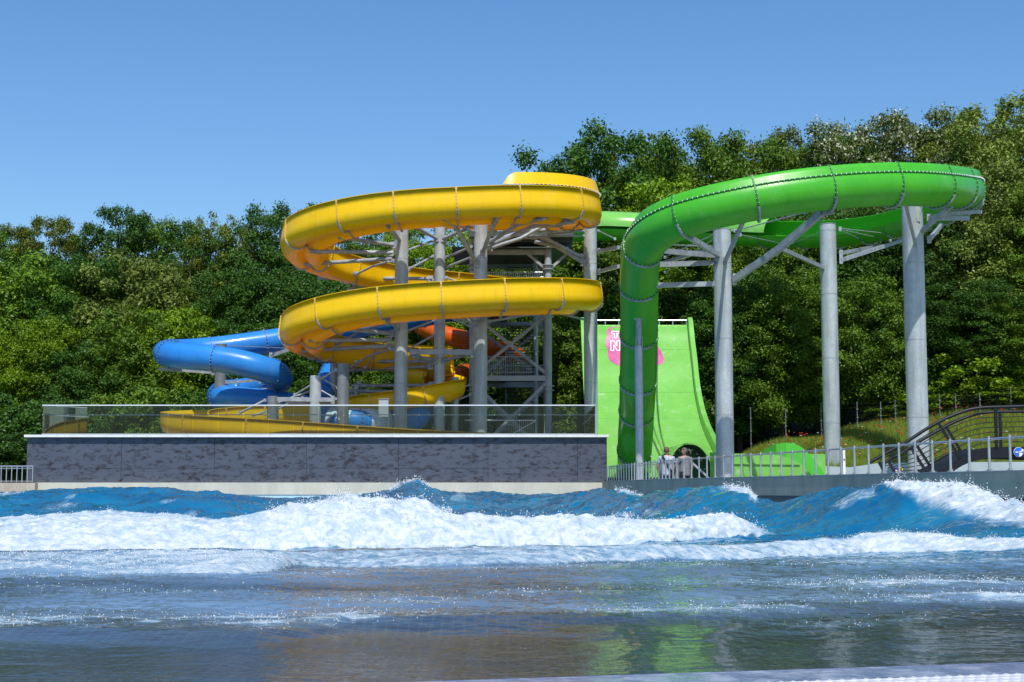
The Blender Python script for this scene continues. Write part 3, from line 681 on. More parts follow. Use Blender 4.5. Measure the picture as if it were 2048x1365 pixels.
def sweep_shell(mb, fr, secs, th=.03, mi=0, bank=None):
    """thin open shell; section runs so that its right hand side is the outside"""
    ns = len(secs[0]) if isinstance(secs[0][0], (list, tuple)) else len(secs)
    per = isinstance(secs[0][0], (list, tuple))
    A = []; B = []
    for i, (p, t, s, u) in enumerate(fr):
        sec = secs[i] if per else secs
        o = offset_sec(sec, th)
        A.append([p + s * x + u * y for x, y in o]); B.append([p + s * x + u * y for x, y in sec])
    n = len(fr)
    for G, flip in ((A, False), (B, True)):
        vs = [v for r in G for v in r]; fs = []
        for i in range(n - 1):
            for k in range(ns - 1):
                f = (i * ns + k, i * ns + k + 1, (i + 1) * ns + k + 1, (i + 1) * ns + k); fs.append(f[::-1] if flip else f)
        mb.add(vs, fs, mi, True)
    for k in (0, ns - 1):
        vs = [r[k] for r in A] + [r[k] for r in B]
        mb.add(vs, [(i, i + 1, n + i + 1, n + i) for i in range(n - 1)], mi, True)
    for i in (0, n - 1):
        mb.add(A[i] + B[i], [(k, k + 1, ns + k + 1, ns + k) for k in range(ns - 1)], mi)
def arc(cx, cy, r, a0, a1, n):
    return [(cx + r * math.cos(R(a0 + (a1 - a0) * i / n)), cy + r * math.sin(R(a0 + (a1 - a0) * i / n))) for i in range(n + 1)]
def flange(fr, sec, h, wd, mats, bolt=.026, pitch=.17, bracket=None, bh=.055):
    """ring flange across the section with bolts and a steel cradle on part of it"""
    p, t, s, u = fr
    q = MB()
    o1 = offset_sec(sec, .028); o2 = offset_sec(sec, h)
    def ring(oa, ob, w_, mi, rng_=None):
        r0, r1 = rng_ if rng_ else (0, len(sec))
        vs = []
        for sg in (-w_, w_):
            vs += [p + t * sg + s * x + u * y for x, y in oa[r0:r1]] + [p + t * sg + s * x + u * y for x, y in ob[r0:r1]]
        m_ = r1 - r0
        fs = []
        for k in range(m_ - 1):
            fs += [(k, k + 1, m_ + k + 1, m_ + k), (2 * m_ + k + 1, 2 * m_ + k, 3 * m_ + k, 3 * m_ + k + 1), (m_ + k, m_ + k + 1, 3 * m_ + k + 1, 3 * m_ + k)]
        q.add(vs, fs, mi)
    ring(o1, o2, wd, 0)
    if bracket:
        o3 = offset_sec(sec, h + .003); o4 = offset_sec(sec, h + bh)
        ring(o3, o4, wd * 1.3, 2, bracket)
    # bolts
    acc = 0; om = offset_sec(sec, h * .62)
    for k in range(1, len(om)):
        a = Vector(om[k - 1]); c = Vector(om[k]); L = (c - a).length; pos = pitch - acc if acc else 0
        while pos < L:
            v = a.lerp(c, pos / L)
            for sg in (-1, 1):
                c_ = p + s * v.x + u * v.y + t * (sg * (wd + .008))
                q.box(c_, (bolt, bolt, bolt), 1, Matrix((s, t, u)).transposed())
            pos += pitch
        acc = (L - (pos - pitch)) if pos - pitch <= L else 0
        acc = max(0, min(pitch, L - (pos - pitch)))
    return q
def build_slide(root, P, sec, every, mats, seam_long=None, bracket=None, th=.03, step=.28, part='chute', closed=False, phase=0.0, skip=(), fh=.075, fw_=.026, bank=0):
    """P dense path; one chute mesh, one child per joint flange"""
    P = resample(P, step); fr = frames(P, bank)
    q = MB(); sweep_shell(q, fr, sec, th)
    ch = keep(q.build(part, [mats[0]]), root)
    k = 0; n = 0; cyc = every / step
    i = phase * cyc
    while i < len(fr):
        ii = int(min(i, len(fr) - 1))
        f = flange(fr[ii], sec, fh, fw_, mats, bracket=bracket)
        keep(f.build('joint_flange', [mats[1], M['bolt'], M['steel_arm']]), root); n += 1
        i += cyc
    if seam_long is not None:
        for si in seam_long:
            o1 = offset_sec(sec, .03); o2 = offset_sec(sec, .085)
            q = MB()
            A = [p + s * o1[si][0] + u * o1[si][1] for p, t, s, u in fr]; B = [p + s * o2[si][0] + u * o2[si][1] for p, t, s, u in fr]
            dn = [u * -.012 for p, t, s, u in fr]; up = [u * .012 for p, t, s, u in fr]
            N = len(fr)
            vs = [a + d for a, d in zip(A, dn)] + [b_ + d for b_, d in zip(B, dn)] + [b_ + d for b_, d in zip(B, up)] + [a + d for a, d in zip(A, up)]
            fs = []
            for r_ in range(3): fs += [(r_ * N + j, (r_ + 1) * N + j, (r_ + 1) * N + j + 1, r_ * N + j + 1) for j in range(N - 1)]
            q.add(vs, fs, 0)
            PB = resample([b_ for b_ in B], .24)
            for c in PB:
                q.box(c, (.028, .05, .045), 1)
            keep(q.build('side_seam', [mats[1], M['bolt']]), root)
    return fr
def path_len(P): return sum((P[i + 1] - P[i]).length for i in range(len(P) - 1))

# ---------------- yellow double chute
def W_section(ext=.80, r=.55, lip=.07):
    s_ = [(-2 * r - lip * .6, ext - .012), (-2 * r + .0, ext), (-2 * r, ext * .5), (-2 * r, 0.12)]
    s_ += arc(-r, 0, r, 180, 338, 12)
    s_ += [(-s_[-1][0], s_[-1][1])]
    right = [(-x, y) for x, y in (arc(-r, 0, r, 180, 338, 12))][::-1]
    s_ += right[1:]
    s_ += [(2 * r, .12), (2 * r, ext * .5), (2 * r, ext), (2 * r + lip * .6, ext - .012)]
    return s_
YS = W_section()
XC, YC, AX, BX = -3.5, 74.0, 6.85, 3.55
zk = [(-120, 15.2), (-60, 14.85), (0, 14.45), (45, 14.35), (90, 14.06), (135, 13.5), (180, 12.75), (225, 12.1), (270, 11.4), (315, 10.75), (360, 10.13), (405, 9.93), (450, 9.62), (495, 9.05), (540, 8.25), (585, 7.85), (630, 7.35)]
def hz_(ph): return float(np.interp(ph, [a for a, b in zk], [b for a, b in zk]))
hp = []
for k in range(-118, 636, 6):
    c, s_ = math.cos(R(k)), math.sin(R(k)); e = .86
    z = sum(hz_(k + d) for d in (-20, -10, 0, 10, 20)) / 5
    hp.append(Vector((XC + AX * math.copysign(abs(c) ** e, c), YC - BX * math.copysign(abs(s_) ** e, s_), z)))
low = [(-5.4, 77.7, 6.95), (-3.9, 77.3, 6.45), (-3.5, 76.5, 5.95), (-5.0, 75.9, 5.45), (-8.5, 75.8, 4.95), (-11.5, 76.0, 4.62), (-14.2, 75.7, 4.48), (-15.8, 74.3, 4.28), (-15.7, 72.4, 4.05), (-14.0, 70.9, 3.8), (-11, 70.35, 3.6), (-8, 70.3, 3.38), (-4.5, 70.3, 3.15), (-1.0, 70.3, 2.98)]
LOWS = W_section(ext=.5)
ys = empty('yellow_slide', 'winding yellow double water slide coiled in two big loops above the mottled wall', 'water slide', (XC, YC, TZ))
# top part with extra raised side wall on the right end
cut = [i for i, p in enumerate(hp)]
build_slide(ys, catmull(hp, 2), YS, 2.72, [M['yellow'], M['seam_y']], bracket=(6, len(YS) - 6), phase=.35, bank=R(8))
build_slide(ys, catmull([hp[-1] + Vector((0, 0, -.02))] + [Vector(v) for v in low], 8), LOWS, 2.6, [M['yellow'], M['seam_y']], bracket=(6, len(LOWS) - 6), phase=.5)
# raised wall: outer side (left of travel = -S)
i0, i1 = [k for k, p in enumerate(hp) if True][11], 36
sel = hp[11:]
sel = [p for j, p in enumerate(hp) if 7 <= j <= 31]
frx = frames(resample(catmull(sel, 4), .28), R(8)); N = len(frx); secs = []
for i, f in enumerate(frx):
    k = i / (N - 1); hgt = .60 * min(1, (max(0, 1 - k) / .05) ** .5) + .02
    e0_ = .83
    secs.append([(-1.1 - .03 + .10 * t_ , e0_ + hgt * t_) for t_ in (1, .66, .33, 0)])
q = MB(); sweep_shell(q, frx, secs, .03); keep(q.build('raised_side_wall', M['yellow']), ys)
q = MB()
Bp = [p + s * -1.17 + u * .815 for p, t, s, u in frx]
for c in resample(Bp, .22): q.box(c, (.04, .06, .06))
keep(q.build('side_seam', M['bolt']), ys)

# ---------------- supports for the yellow slide
def column(name, label, px0, px1, ytop, Y, zb, group, m_='steel', cap=False, cat='column', arms=(), rscale=1.0):
    r = (px1 - px0) / 2 / FPX * Y; x = xat((px0 + px1) / 2, Y); zt = zat(ytop, Y)
    e = empty(name, label, cat, (x, Y, zb), group)
    q = MB(); q.tube([(x, Y, zb), (x, Y, zt)], r, 28, 0); keep(q.build('shaft', M[m_]), e)
    q = MB(); q.cyl((x, Y, zb - .005), (x, Y, zb + .03), r + .16, 28)
    for k in range(8): q.cyl((x + (r + .1) * math.cos(k * .785), Y + (r + .1) * math.sin(k * .785), zb + .03), (x + (r + .1) * math.cos(k * .785), Y + (r + .1) * math.sin(k * .785), zb + .09), .022, 6)
    keep(q.build('base_plate', M['steel_arm']), e)
    q = MB(); nz = int((zt - zb) // 3.1)
    for k in range(1, nz + 1): zk_ = zb + k * 3.1 + (px0 % 5) * .15; q.tube([(x, Y, zk_ - .012), (x, Y, zk_ + .012)], r + .008, 28, cap=False) if zk_ < zt - .3 else None
    q.box((x - r * .5, Y - r * .88, zb + 1.6), (.10, .02, .14))
    keep(q.build('weld_bead', M['steel_arm']), e)
    if cap:
        q = MB(); q.cyl((x, Y, zt + .003), (x, Y, zt + .03), r + .015, 28); keep(q.build('cap', M['steel_arm']), e)
    for a in arms: arm(e, Vector((x, Y, 0)), r, *a)
    return e
def arm(e, c, r, kind, pts, w_=.17, Ys=None):
    """pts in photo pixels, first at the chute end, last at the column; depth runs from Ys to the column's face"""
    n = len(pts); P = []
    for i, (x, y) in enumerate(pts):
        if Ys is not None: Yd_ = Ys[i] if isinstance(Ys, (list, tuple)) else Ys + (c.y - Ys) * (i / (n - 1))
        else: Yd_ = c.y
        P.append(at(x, y, Yd_))
    q = MB()
    if kind == 'pipe':
        q.tube(P, w_ / 2, 12)
        d = (P[1] - P[0]).normalized(); a = P[0] + d * .42
        q.cyl(a - d * .05, a + d * .05, w_ / 2 + .025, 12); a2 = P[0] + d * .6; q.cyl(a2 - d * .03, a2 + d * .03, w_ / 2 + .025, 12)
        q.box(a + Vector((0, 0, w_ * .8)), (.22, .2, w_ * .9))
        d2 = (P[-1] - P[-2]).normalized(); q.box(P[-1] - d2 * .1, (.26, .1, w_ * 1.7))
    elif kind == 'beam':
        for i in range(n - 1): q.bar(P[i], P[i + 1], w_ * .7, w_)
        d = (P[-1] - P[-2]).normalized(); q.box(P[-1] - d * .05, (.16, .08 + (pts[0][0] % 7) * .004, w_ * 1.8 + (pts[0][1] % 5) * .006))
    else:
        q.tube(P, w_ / 2, 8)
        j_ = (pts[0][0] * 7 + pts[0][1] * 3) % 11 * .004
        for v in (P[0], P[-1]): q.box(v, (.1 + j_, .06 + j_ * .6, .12 + j_))
    o = keep(q.build('support_arm' if kind != 'rod' else 'brace_rod', M['steel_arm']), e)
    return o
G1 = 'round steel columns carrying the yellow slide'
YL = 72.2
column('steel_column', 'steel column left of centre with a fan of arms under both yellow loops', 787, 814, 448, 73.7, TZ, G1, arms=[
    ('pipe', [(677, 475), (789, 491)], .2, 71.5), ('pipe', [(619, 503), (786, 506)], .2, 72.5), ('pipe', [(608, 529), (783, 518)], .2, 74.6), ('pipe', [(776, 452), (801, 484)], .2, 70.6),
    ('pipe', [(674, 657), (786, 668)], .2, 71.5), ('pipe', [(618, 681), (783, 680)], .2, 72.6), ('pipe', [(604, 702), (784, 692)], .2, 74.6), ('pipe', [(776, 639), (798, 659)], .2, 70.6),
    ('pipe', [(690, 482), (735, 452), (783, 440)], .12, 73), ('pipe', [(700, 622), (742, 612), (790, 640)], .12, 72.6), ('pipe', [(700, 555), (745, 533), (786, 521)], .12, 76), ('pipe', [(704, 733), (740, 712), (786, 697)], .12, 76), ('pipe', [(660, 700), (720, 662), (786, 645)], .1, 74)])
column('steel_column', 'slimmer steel column between the two thick ones with forked braces', 867, 889, 446, 75.4, TZ, G1, arms=[
    ('pipe', [(636, 556), (865, 558)], .19, 77.4), ('pipe', [(695, 580), (866, 572)], .19, 77.6), ('pipe', [(817, 446), (876, 479)], .19, [73.9, 75.2]), ('pipe', [(947, 451), (884, 479)], .19, [73.9, 75.2]),
    ('rod', [(815, 501), (866, 482)], .12, [73.9, 75.3]), ('rod', [(817, 539), (866, 513)], .12, [73.9, 75.3]), ('rod', [(943, 494), (893, 515)], .14, [73.9, 75.3]), ('rod', [(943, 515), (895, 534)], .14, [73.9, 75.3]),
    ('pipe', [(633, 723), (864, 724)], .19, 77.2), ('pipe', [(695, 741), (864, 733)], .19, 77.5), ('pipe', [(704, 772), (866, 771)], .19, 77), ('pipe', [(698, 782), (866, 786)], .19, 77), ('pipe', [(698, 791), (866, 802)], .19, 77),
    ('pipe', [(822, 712), (874, 722)], .18, [73.9, 75.2]), ('pipe', [(944, 706), (886, 722)], .18, [73.9, 75.2]), ('rod', [(815, 662), (866, 643)], .11, [73.9, 75.3]), ('rod', [(815, 700), (866, 672)], .11, [73.9, 75.3]), ('rod', [(895, 634), (945, 656)], .1, [75.3, 73.9]), ('rod', [(893, 556), (945, 573)], .1, [75.3, 73.9]), ('rod', [(730, 735), (866, 560)], .07, 76)])
column('steel_column', 'water stained steel column in the middle below bent pipe arms', 947, 974, 428, 73.7, TZ, G1, arms=[
    ('pipe', [(882, 436), (908, 448), (955, 530)], .22, [70.5, 70.9, 73.4]), ('pipe', [(998, 431), (985, 455), (965, 506)], .2, [70.5, 71, 73.4]),
    ('pipe', [(1094, 435), (1035, 450), (976, 487)], .21, [70.9, 72, 73.6]), ('pipe', [(1148, 444), (1066, 453), (976, 493)], .21, [72, 72.8, 73.7]), ('pipe', [(1155, 452), (1087, 452), (1042, 477), (976, 498)], .19, [74, 74, 74, 74]),
    ('pipe', [(1128, 459), (1049, 462), (976, 484)], .17, [76, 75, 74]),
    ('beam', [(827, 443), (947, 445)], .2, [73.9, 73.9]), ('beam', [(819, 704), (946, 705)], .26, [73.9, 73.9]), ('beam', [(830, 576), (946, 578)], .16, [73.9, 73.9]),
    ('pipe', [(877, 624), (957, 648)], .2, [70.6, 73.5]), ('pipe', [(1155, 620), (1000, 622), (965, 637)], .2, [73.5, 71.2, 73.4]), ('pipe', [(1085, 625), (1000, 640), (975, 644)], .12, [75.5, 75, 74]), ('rod', [(905, 447), (952, 465)], .08, [71, 73.6])])
column('steel_column', 'plain steel column on the right before the light green slide wall', 1169, 1196, 457, 77.4, TZ, G1, cap=True, arms=[
    ('pipe', [(1049, 475), (1087, 475), (1165, 516)], .2, [75.4, 75.8, 77.2]), ('pipe', [(1070, 484), (1110, 492), (1169, 528)], .2, [76, 76.4, 77.2]),
    ('rod', [(1097, 469), (1168, 462)], .09, [76, 77.2]), ('rod', [(1097, 473), (1168, 472)], .09, [76, 77.2]), ('rod', [(1060, 630), (1110, 625), (1170, 640)], .12, [75.5, 76, 77.2]),
    ('beam', [(1237, 495), (1197, 503)], .17, [69.5, 77.2]), ('beam', [(1237, 533), (1197, 544)], .17, [69.5, 77.2]), ('rod', [(1230, 478), (1197, 462)], .05, [69.5, 77.2])])
column('steel_column', 'dark weathered steel stub column in front of the lowest yellow run', 673, 697, 728, 72.0, TZ, G1, 'steel_dark', arms=[('rod', [(590, 790), (672, 740)], .1, 73)])
column('steel_column', 'short steel column with a forked head next to the dark stub column', 618, 641, 752, 72.4, TZ, G1, arms=[
    ('beam', [(555, 799), (668, 800)], .2, [72.4, 72.2]), ('rod', [(575, 806), (624, 806)], .14, 72.4), ('rod', [(668, 806), (636, 806)], .14, 72.4), ('rod', [(643, 757), (675, 775)], .08, [72.5, 72.2]), ('rod', [(640, 780), (672, 798)], .08, [72.5, 72.2])])
column('steel_column', 'lowest stub column inside the bottom yellow bend', 533, 556, 793, 73.2, TZ, G1, 'steel_dark', arms=[
    ('rod', [(480, 826), (530, 801)], .12, 73.2), ('rod', [(505, 832), (531, 824)], .1, 73.2), ('rod', [(606, 795), (556, 818)], .1, 73.2), ('rod', [(620, 783), (556, 806)], .12, 73.2)])
column('steel_column', 'thin pale column left of the stained column behind the glass', 902, 917, 755, 76.5, TZ, G1, 'steel', arms=[('rod', [(940, 770), (916, 778)], .1, 77), ('rod', [(940, 790), (916, 800)], .1, 77)])
column('steel_column', 'pale column rising behind the dark stub column', 658, 673, 724, 79, TZ, G1, 'steel')
# electrical box on a post
eb = empty('control_box', 'grey electrical box on a thin post behind the glass balustrade', 'control box', (xat(775, 69.4), 69.4, TZ))
q = MB(); a = at(758, 799, 69.4); b_ = at(777, 834, 69.4); q.box(((a.x + b_.x) / 2, 69.4, (a.z + b_.z) / 2), (b_.x - a.x, .25, a.z - b_.z)); q.box(((a.x + b_.x) / 2, 69.4, a.z + .012), (b_.x - a.x + .06, .32, .02)); q.box(((a.x + b_.x) / 2 + .1, 69.27, (a.z + b_.z) / 2), (.03, .02, .1)); keep(q.build('enclosure', M['box']), eb)
q = MB(); x = xat(776, 69.5); q.cyl((x, 69.5, TZ), (x, 69.5, a.z), .035, 8); keep(q.build('post', M['stainless']), eb)

# ---------------- green slide
def C_section(r=.71, a0=-150, a1=62, n=24):
    """angles measured so that -90 is the bottom; a0 side is the outer (-S) side reached beyond 180"""
    lo = [(r * math.cos(R(a)), r * math.sin(R(a))) for a in [(-90 - 118) + (118 + 75) * i / n for i in range(n + 1)]]
    x0, y0 = lo[0]
    return [(x0 + .20, y0 + .40), (x0 + .145, y0 + .39), (x0 + .095, y0 + .26), (x0 + .045, y0 + .13)] + lo
GS = C_section(r=.76)
gs = empty('green_slide', 'tall dark green water slide looping over columns and plunging before the light green wall', 'water slide', (12, 58, ZD))
def G(x, y, Y): return at(x, y, Y)
gpts = [G(1135, 458, 87), G(1190, 455, 88), G(1255, 457, 88.3), G(1340, 461, 88), G(1450, 464, 86.8), G(1560, 468, 84.5), G(1660, 467, 81.5), G(1745, 456, 78), G(1822, 435, 74), G(1892, 412, 69.8), G(1928, 392, 65.8), G(1930, 380, 62), G(1902, 376, 58.8),
        G(1840, 372, 56.6), G(1750, 372, 55.6), G(1650, 379, 55), G(1555, 391, 54.8), G(1470, 407, 54.9), G(1400, 424, 55.2), G(1345, 444, 55.8), G(1308, 468, 56.6), G(1286, 498, 57.8), G(1280, 532, 59), G(1279, 572, 60.2), G(1279, 630, 61.4), G(1278, 700, 63), G(1276, 770, 64.7), G(1273, 840, 67.7), G(1270, 893, 68.6), G(1269, 925, 70.5), G(1270, 940, 72.5)]
gfr = build_slide(gs, catmull(gpts, 6), GS, 2.75, [M['green'], M['seam_g']], bracket=(11, 24), phase=.55, step=.25)
# longitudinal flange and lighter upper wall line
P = resample(catmull(gpts, 6), .25); fr = frames(P)
q = MB(); aa = R(-90 - 118); N = len(fr)
A = [p + s * (.785 * math.cos(aa)) + u * (.785 * math.sin(aa)) for p, t, s, u in fr]; B = [p + s * (.85 * math.cos(aa)) + u * (.85 * math.sin(aa)) for p, t, s, u in fr]
th_ = [Vector((0, 0, .014))] * N
vs = [a - d for a, d in zip(A, th_)] + [b_ - d for b_, d in zip(B, th_)] + [b_ + d for b_, d in zip(B, th_)] + [a + d for a, d in zip(A, th_)]
q.add(vs, [(r_ * N + j, (r_ + 1) * N + j, (r_ + 1) * N + j + 1, r_ * N + j + 1) for r_ in range(3) for j in range(N - 1)], 0)
for c in resample(B, .2): q.box(c, (.03, .05, .05), 1)
keep(q.build('side_seam', [M['seam_g'], M['bolt']]), gs)
# closed hood over the far start of the green slide
q = MB(); hsec = [(.93 * math.cos(R(a)), .93 * math.sin(R(a))) for a in [200 - 9.3 * i for i in range(23)]][::-1]
hf = frames(resample(catmull(gpts[:6], 6), .25))
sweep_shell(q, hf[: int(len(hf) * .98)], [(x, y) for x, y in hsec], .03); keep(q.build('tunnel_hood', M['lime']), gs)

G2 = 'tall steel columns carrying the green slide'
column('steel_column', 'thick steel column nearest the two people under the green slide', 1432, 1468, 461, 61.0, ZD, G2, cap=True, arms=[
    ('beam', [(1292, 499), (1434, 512)], .2, 56.7), ('beam', [(1271, 531), (1432, 526)], .2, 58), ('beam', [(1273, 572), (1432, 568)], .2, 59.2), ('beam', [(1366, 467), (1440, 512)], .2, 55.2), ('beam', [(1487, 442), (1451, 522)], .17, [55.0, 60.6]),
    ('beam', [(1667, 421), (1645, 425), (1557, 499), (1468, 560)], .26, [55.2, 55.4, 58.2, 60.9]),
    ('rod', [(1330, 515), (1432, 467)], .05, [84, 61.1]), ('rod', [(1330, 545), (1432, 475)], .05, [84, 61.1]), ('rod', [(1470, 462), (1612, 425)], .05, [61, 55.2]), ('beam', [(1310, 530), (1434, 495)], .15, [80, 61.1]), ('rod', [(1325, 490), (1440, 494)], .06, [80, 61.1])])
column('steel_column', 'free standing steel column in the middle of the green loop', 1648, 1681, 450, 72.0, ZD, G2, cap=True, arms=[
    ('beam', [(1561, 497), (1647, 536)], .17, [59, 71.8]), ('beam', [(1818, 478), (1790, 486), (1681, 521)], .19, [77, 76.5, 72]), ('beam', [(1760, 492), (1681, 507)], .17, [78, 72]),
    ('rod', [(1812, 472), (1680, 457)], .045, [78, 72]), ('rod', [(1780, 481), (1680, 459)], .045, [79, 72]), ('rod', [(1740, 487), (1680, 461)], .045, [82, 72]), ('rod', [(1575, 492), (1650, 460)], .035, [82, 72]), ('rod', [(1560, 487), (1480, 470)], .04, [84, 61])])
column('steel_column', 'thickest steel column beneath the right hand bend of the green slide', 1816, 1858, 404, 60.0, ZD, G2, cap=True, arms=[
    ('beam', [(1811, 408), (1832, 494)], .15, [56.4, 59.7]), ('beam', [(1904, 411), (1842, 464)], .17, [58.3, 59.8]), ('beam', [(1936, 437), (1858, 437)], .2, [64, 60.1]), ('beam', [(1962, 424), (1895, 428), (1856, 436)], .15, [62.5, 61, 60]),
    ('beam', [(1884, 450), (1858, 480)], .17, [67, 60.2]), ('rod', [(1910, 405), (1856, 410)], .06, [59.8, 59.9]), ('rod', [(1930, 415), (1856, 412)], .05, [62, 60]), ('rod', [(1826, 406), (1836, 440)], .04, [59.6, 59.6]), ('rod', [(1846, 406), (1838, 440)], .04, [59.6, 59.6])])
sp_ = column('prop_post', 'slim grey prop post standing in front of the plunging green chute', 1271, 1287, 692, 60.8, ZD, G2, m_='steel', cat='post')
q = MB(); a = at(1277, 637, 60.6); b_ = at(1278, 692, 60.8); q.cyl(a, b_, .12, 12); c = at(1278, 690, 60.8); q.box(c + Vector((-.12, -.1, .1)), (.03, .1, .36)); q.box(c + Vector((.12, -.1, .1)), (.03, .1, .36)); q.box(c + Vector((0, -.02, .29)), (.28, .1, .03)); q.box(a, (.34, .14, .16))
keep(q.build('clevis_head', M['steel_arm']), sp_)

# ---------------- light green wave wall
ww = empty('wave_wall', 'broad light green half pipe wall with a magenta print behind the plunging chute', 'slide wall', (7, 76, ZD))
prof_ = [(86.4, 10.35), (86.0, 9.98), (85.35, 9.0), (84.5, 8.0), (83.4, 6.5), (82.2, 5.45), (80.6, 4.5), (78.9, 3.78), (77.4, 3.3), (75.3, 2.65), (72.5, 1.95), (70.6, 1.62), (69.2, 1.45)]
pp = catmull([(0, a, b_) for a, b_ in prof_], 5)
wx0, wx1 = 4.22, 10.1
q = MB(); N = len(pp); K = 24
def wp(u_, v): return Vector((wx0 + (wx1 - wx0) * u_, v.y, v.z))
for off_, flip in ((Vector((0, 0, 0)), False), (Vector((0, .09, -.05)), True)):
    vs = [wp(k / K, v) + off_ for v in pp for k in range(K + 1)]
    fs = [(i * (K + 1) + k, (i + 1) * (K + 1) + k, (i + 1) * (K + 1) + k + 1, i * (K + 1) + k + 1) for i in range(N - 1) for k in range(K)]
    q.add(vs, [f[::-1] for f in fs] if flip else fs, 0, True)
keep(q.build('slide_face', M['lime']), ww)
for nm, x, sg in (('side_wall', wx1, 1), ('side_wall', wx0, -1)):
    q = MB()
    nr = []
    for i in range(N):
        t_ = (pp[min(i + 1, N - 1)] - pp[max(i - 1, 0)]).normalized(); nr.append(Vector((0, t_.z, -t_.y)) * (-1 if t_.y > 0 else 1))
    nr = [v if v.z > -1e-6 or v.y < 0 else -v for v in nr]
    nr = [(-v if v.y > 0 else v) for v in nr]
    hgt = .52
    i_in = [Vector((x, v.y, v.z)) for v in pp]; o_in = [Vector((x + sg * .02, v.y, v.z)) + n_ * hgt for v, n_ in zip(pp, nr)]
    o_out = [v + Vector((sg * .26, 0, 0)) for v in o_in]; b_out = [v + Vector((sg * .26, 0, 0)) for v in i_in]
    vs = i_in + o_in + o_out + b_out
    q.add(vs, [(r_ * N + j, r_ * N + j + 1, (r_ + 1) * N + j + 1, (r_ + 1) * N + j) if sg > 0 else ((r_ + 1) * N + j, (r_ + 1) * N + j + 1, r_ * N + j + 1, r_ * N + j) for r_ in range(3) for j in range(N - 1)])
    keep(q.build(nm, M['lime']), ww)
q = MB(); q.cyl((wx0, 86.5, 10.62), (wx1, 86.5, 10.62), .05, 8)
for k in range(8): q.box((wx0 + .4 + k * .78, 86.52, 10.5), (.06, .06, .3))
keep(q.build('top_rail', M['stainless']), ww)
q = MB()
for yy_ in (700, 785, 838, 872):
    for i in range(N - 1):
        f0 = at(0, yy_, pp[i].y).z - pp[i].z; f1_ = at(0, yy_, pp[i + 1].y).z - pp[i + 1].z
        if f0 * f1_ <= 0: v = pp[i].lerp(pp[i + 1], f0 / (f0 - f1_)); q.box(((wx0 + wx1) / 2, v.y - .004, v.z + .004), (wx1 - wx0 - .02, .012, .014)); break
keep(q.build('panel_joint', mat('joint_green', (.15, .45, .09), .5)), ww)
# print: blob plus outlined letters, pushed 6 mm proud of the face
def face_pt(x, y_img):
    """point of the face seen at photo row y_img"""
    best = min(pp, key=lambda v: abs(at(0, y_img, v.y).z - v.z))
    i = pp.index(best); return i
rows = {yy_: face_pt(0, yy_) for yy_ in range(640, 760, 1)}
def wall_at(x, y, off):
    y0 = max(640, min(759, y)); 
    a = pp[rows[int(y0)]]; 
    # interpolate for smoothness
    best = None
    for i in range(N - 1):
        f0 = at(0, y, pp[i].y).z - pp[i].z; f1_ = at(0, y, pp[i + 1].y).z - pp[i + 1].z
        if f0 * f1_ <= 0:
            t_ = f0 / (f0 - f1_) if f0 != f1_ else 0; best = pp[i].lerp(pp[i + 1], t_); break
    if best is None: best = a
    X = (x - 1024) / FPX * best.y * 1.0
    return Vector((xat(x, best.y), best.y - off, best.z + off * .12))
q = MB()
def blob(pts, off, mi):
    cx_ = sum(p_[0] for p_ in pts) / len(pts); cy_ = sum(p_[1] for p_ in pts) / len(pts)
    dn_ = []
    for i in range(len(pts)):
        a, c = pts[i], pts[(i + 1) % len(pts)]
        for k in range(4): dn_.append((a[0] + (c[0] - a[0]) * k / 4, a[1] + (c[1] - a[1]) * k / 4))
    rings = [[wall_at(cx_ + (x - cx_) * f, cy_ + (y - cy_) * f, off) for x, y in dn_] for f in (1, .75, .5, .25)]
    n_ = len(dn_); vs = [v for r_ in rings for v in r_] + [wall_at(cx_, cy_, off)]
    fs = [(r_ * n_ + k, r_ * n_ + (k + 1) % n_, (r_ + 1) * n_ + (k + 1) % n_, (r_ + 1) * n_ + k) for r_ in range(3) for k in range(n_)] + [(3 * n_ + k, 3 * n_ + (k + 1) % n_, 4 * n_) for k in range(n_)]
    q.add(vs, fs, mi)
blob([(1216, 660), (1221, 655), (1234, 654), (1262, 655), (1285, 662), (1300, 676), (1312, 690), (1318, 692), (1325, 705), (1330, 718), (1328, 727), (1318, 731), (1300, 726), (1285, 730), (1262, 734), (1246, 733), (1233, 730), (1221, 722), (1216, 712), (1217, 700), (1212, 690), (1213, 678), (1217, 672), (1214, 667)], .012, 0)
def stroke(a, c, wd_, off, mi):
    d = Vector((c[0] - a[0], c[1] - a[1])).normalized(); nn = Vector((-d.y, d.x)) * wd_ / 2
    ps = [(a[0] + nn.x, a[1] + nn.y), (c[0] + nn.x, c[1] + nn.y), (c[0] - nn.x, c[1] - nn.y), (a[0] - nn.x, a[1] - nn.y)]
    q.add([wall_at(x, y, off) for x, y in ps], [(0, 1, 2, 3)], mi)
def outline(poly, wd_=1.7):
    for i in range(len(poly)): stroke(poly[i], poly[(i + 1) % len(poly)], wd_, .022 + .002 * (i % 2), 1)
outline([(1224.5, 663.5), (1241, 663.5), (1241, 667.5), (1235.5, 667.5), (1235.5, 676), (1230, 676), (1230, 667.5), (1224.5, 667.5)])
outline([(1223, 682), (1229, 682), (1235, 693), (1235, 682), (1241, 682), (1241, 701.5), (1235.5, 701.5), (1229, 690), (1229, 701.5), (1223, 701.5)])
keep(q.build('print', [M['magenta'], M['print_white']]), ww)
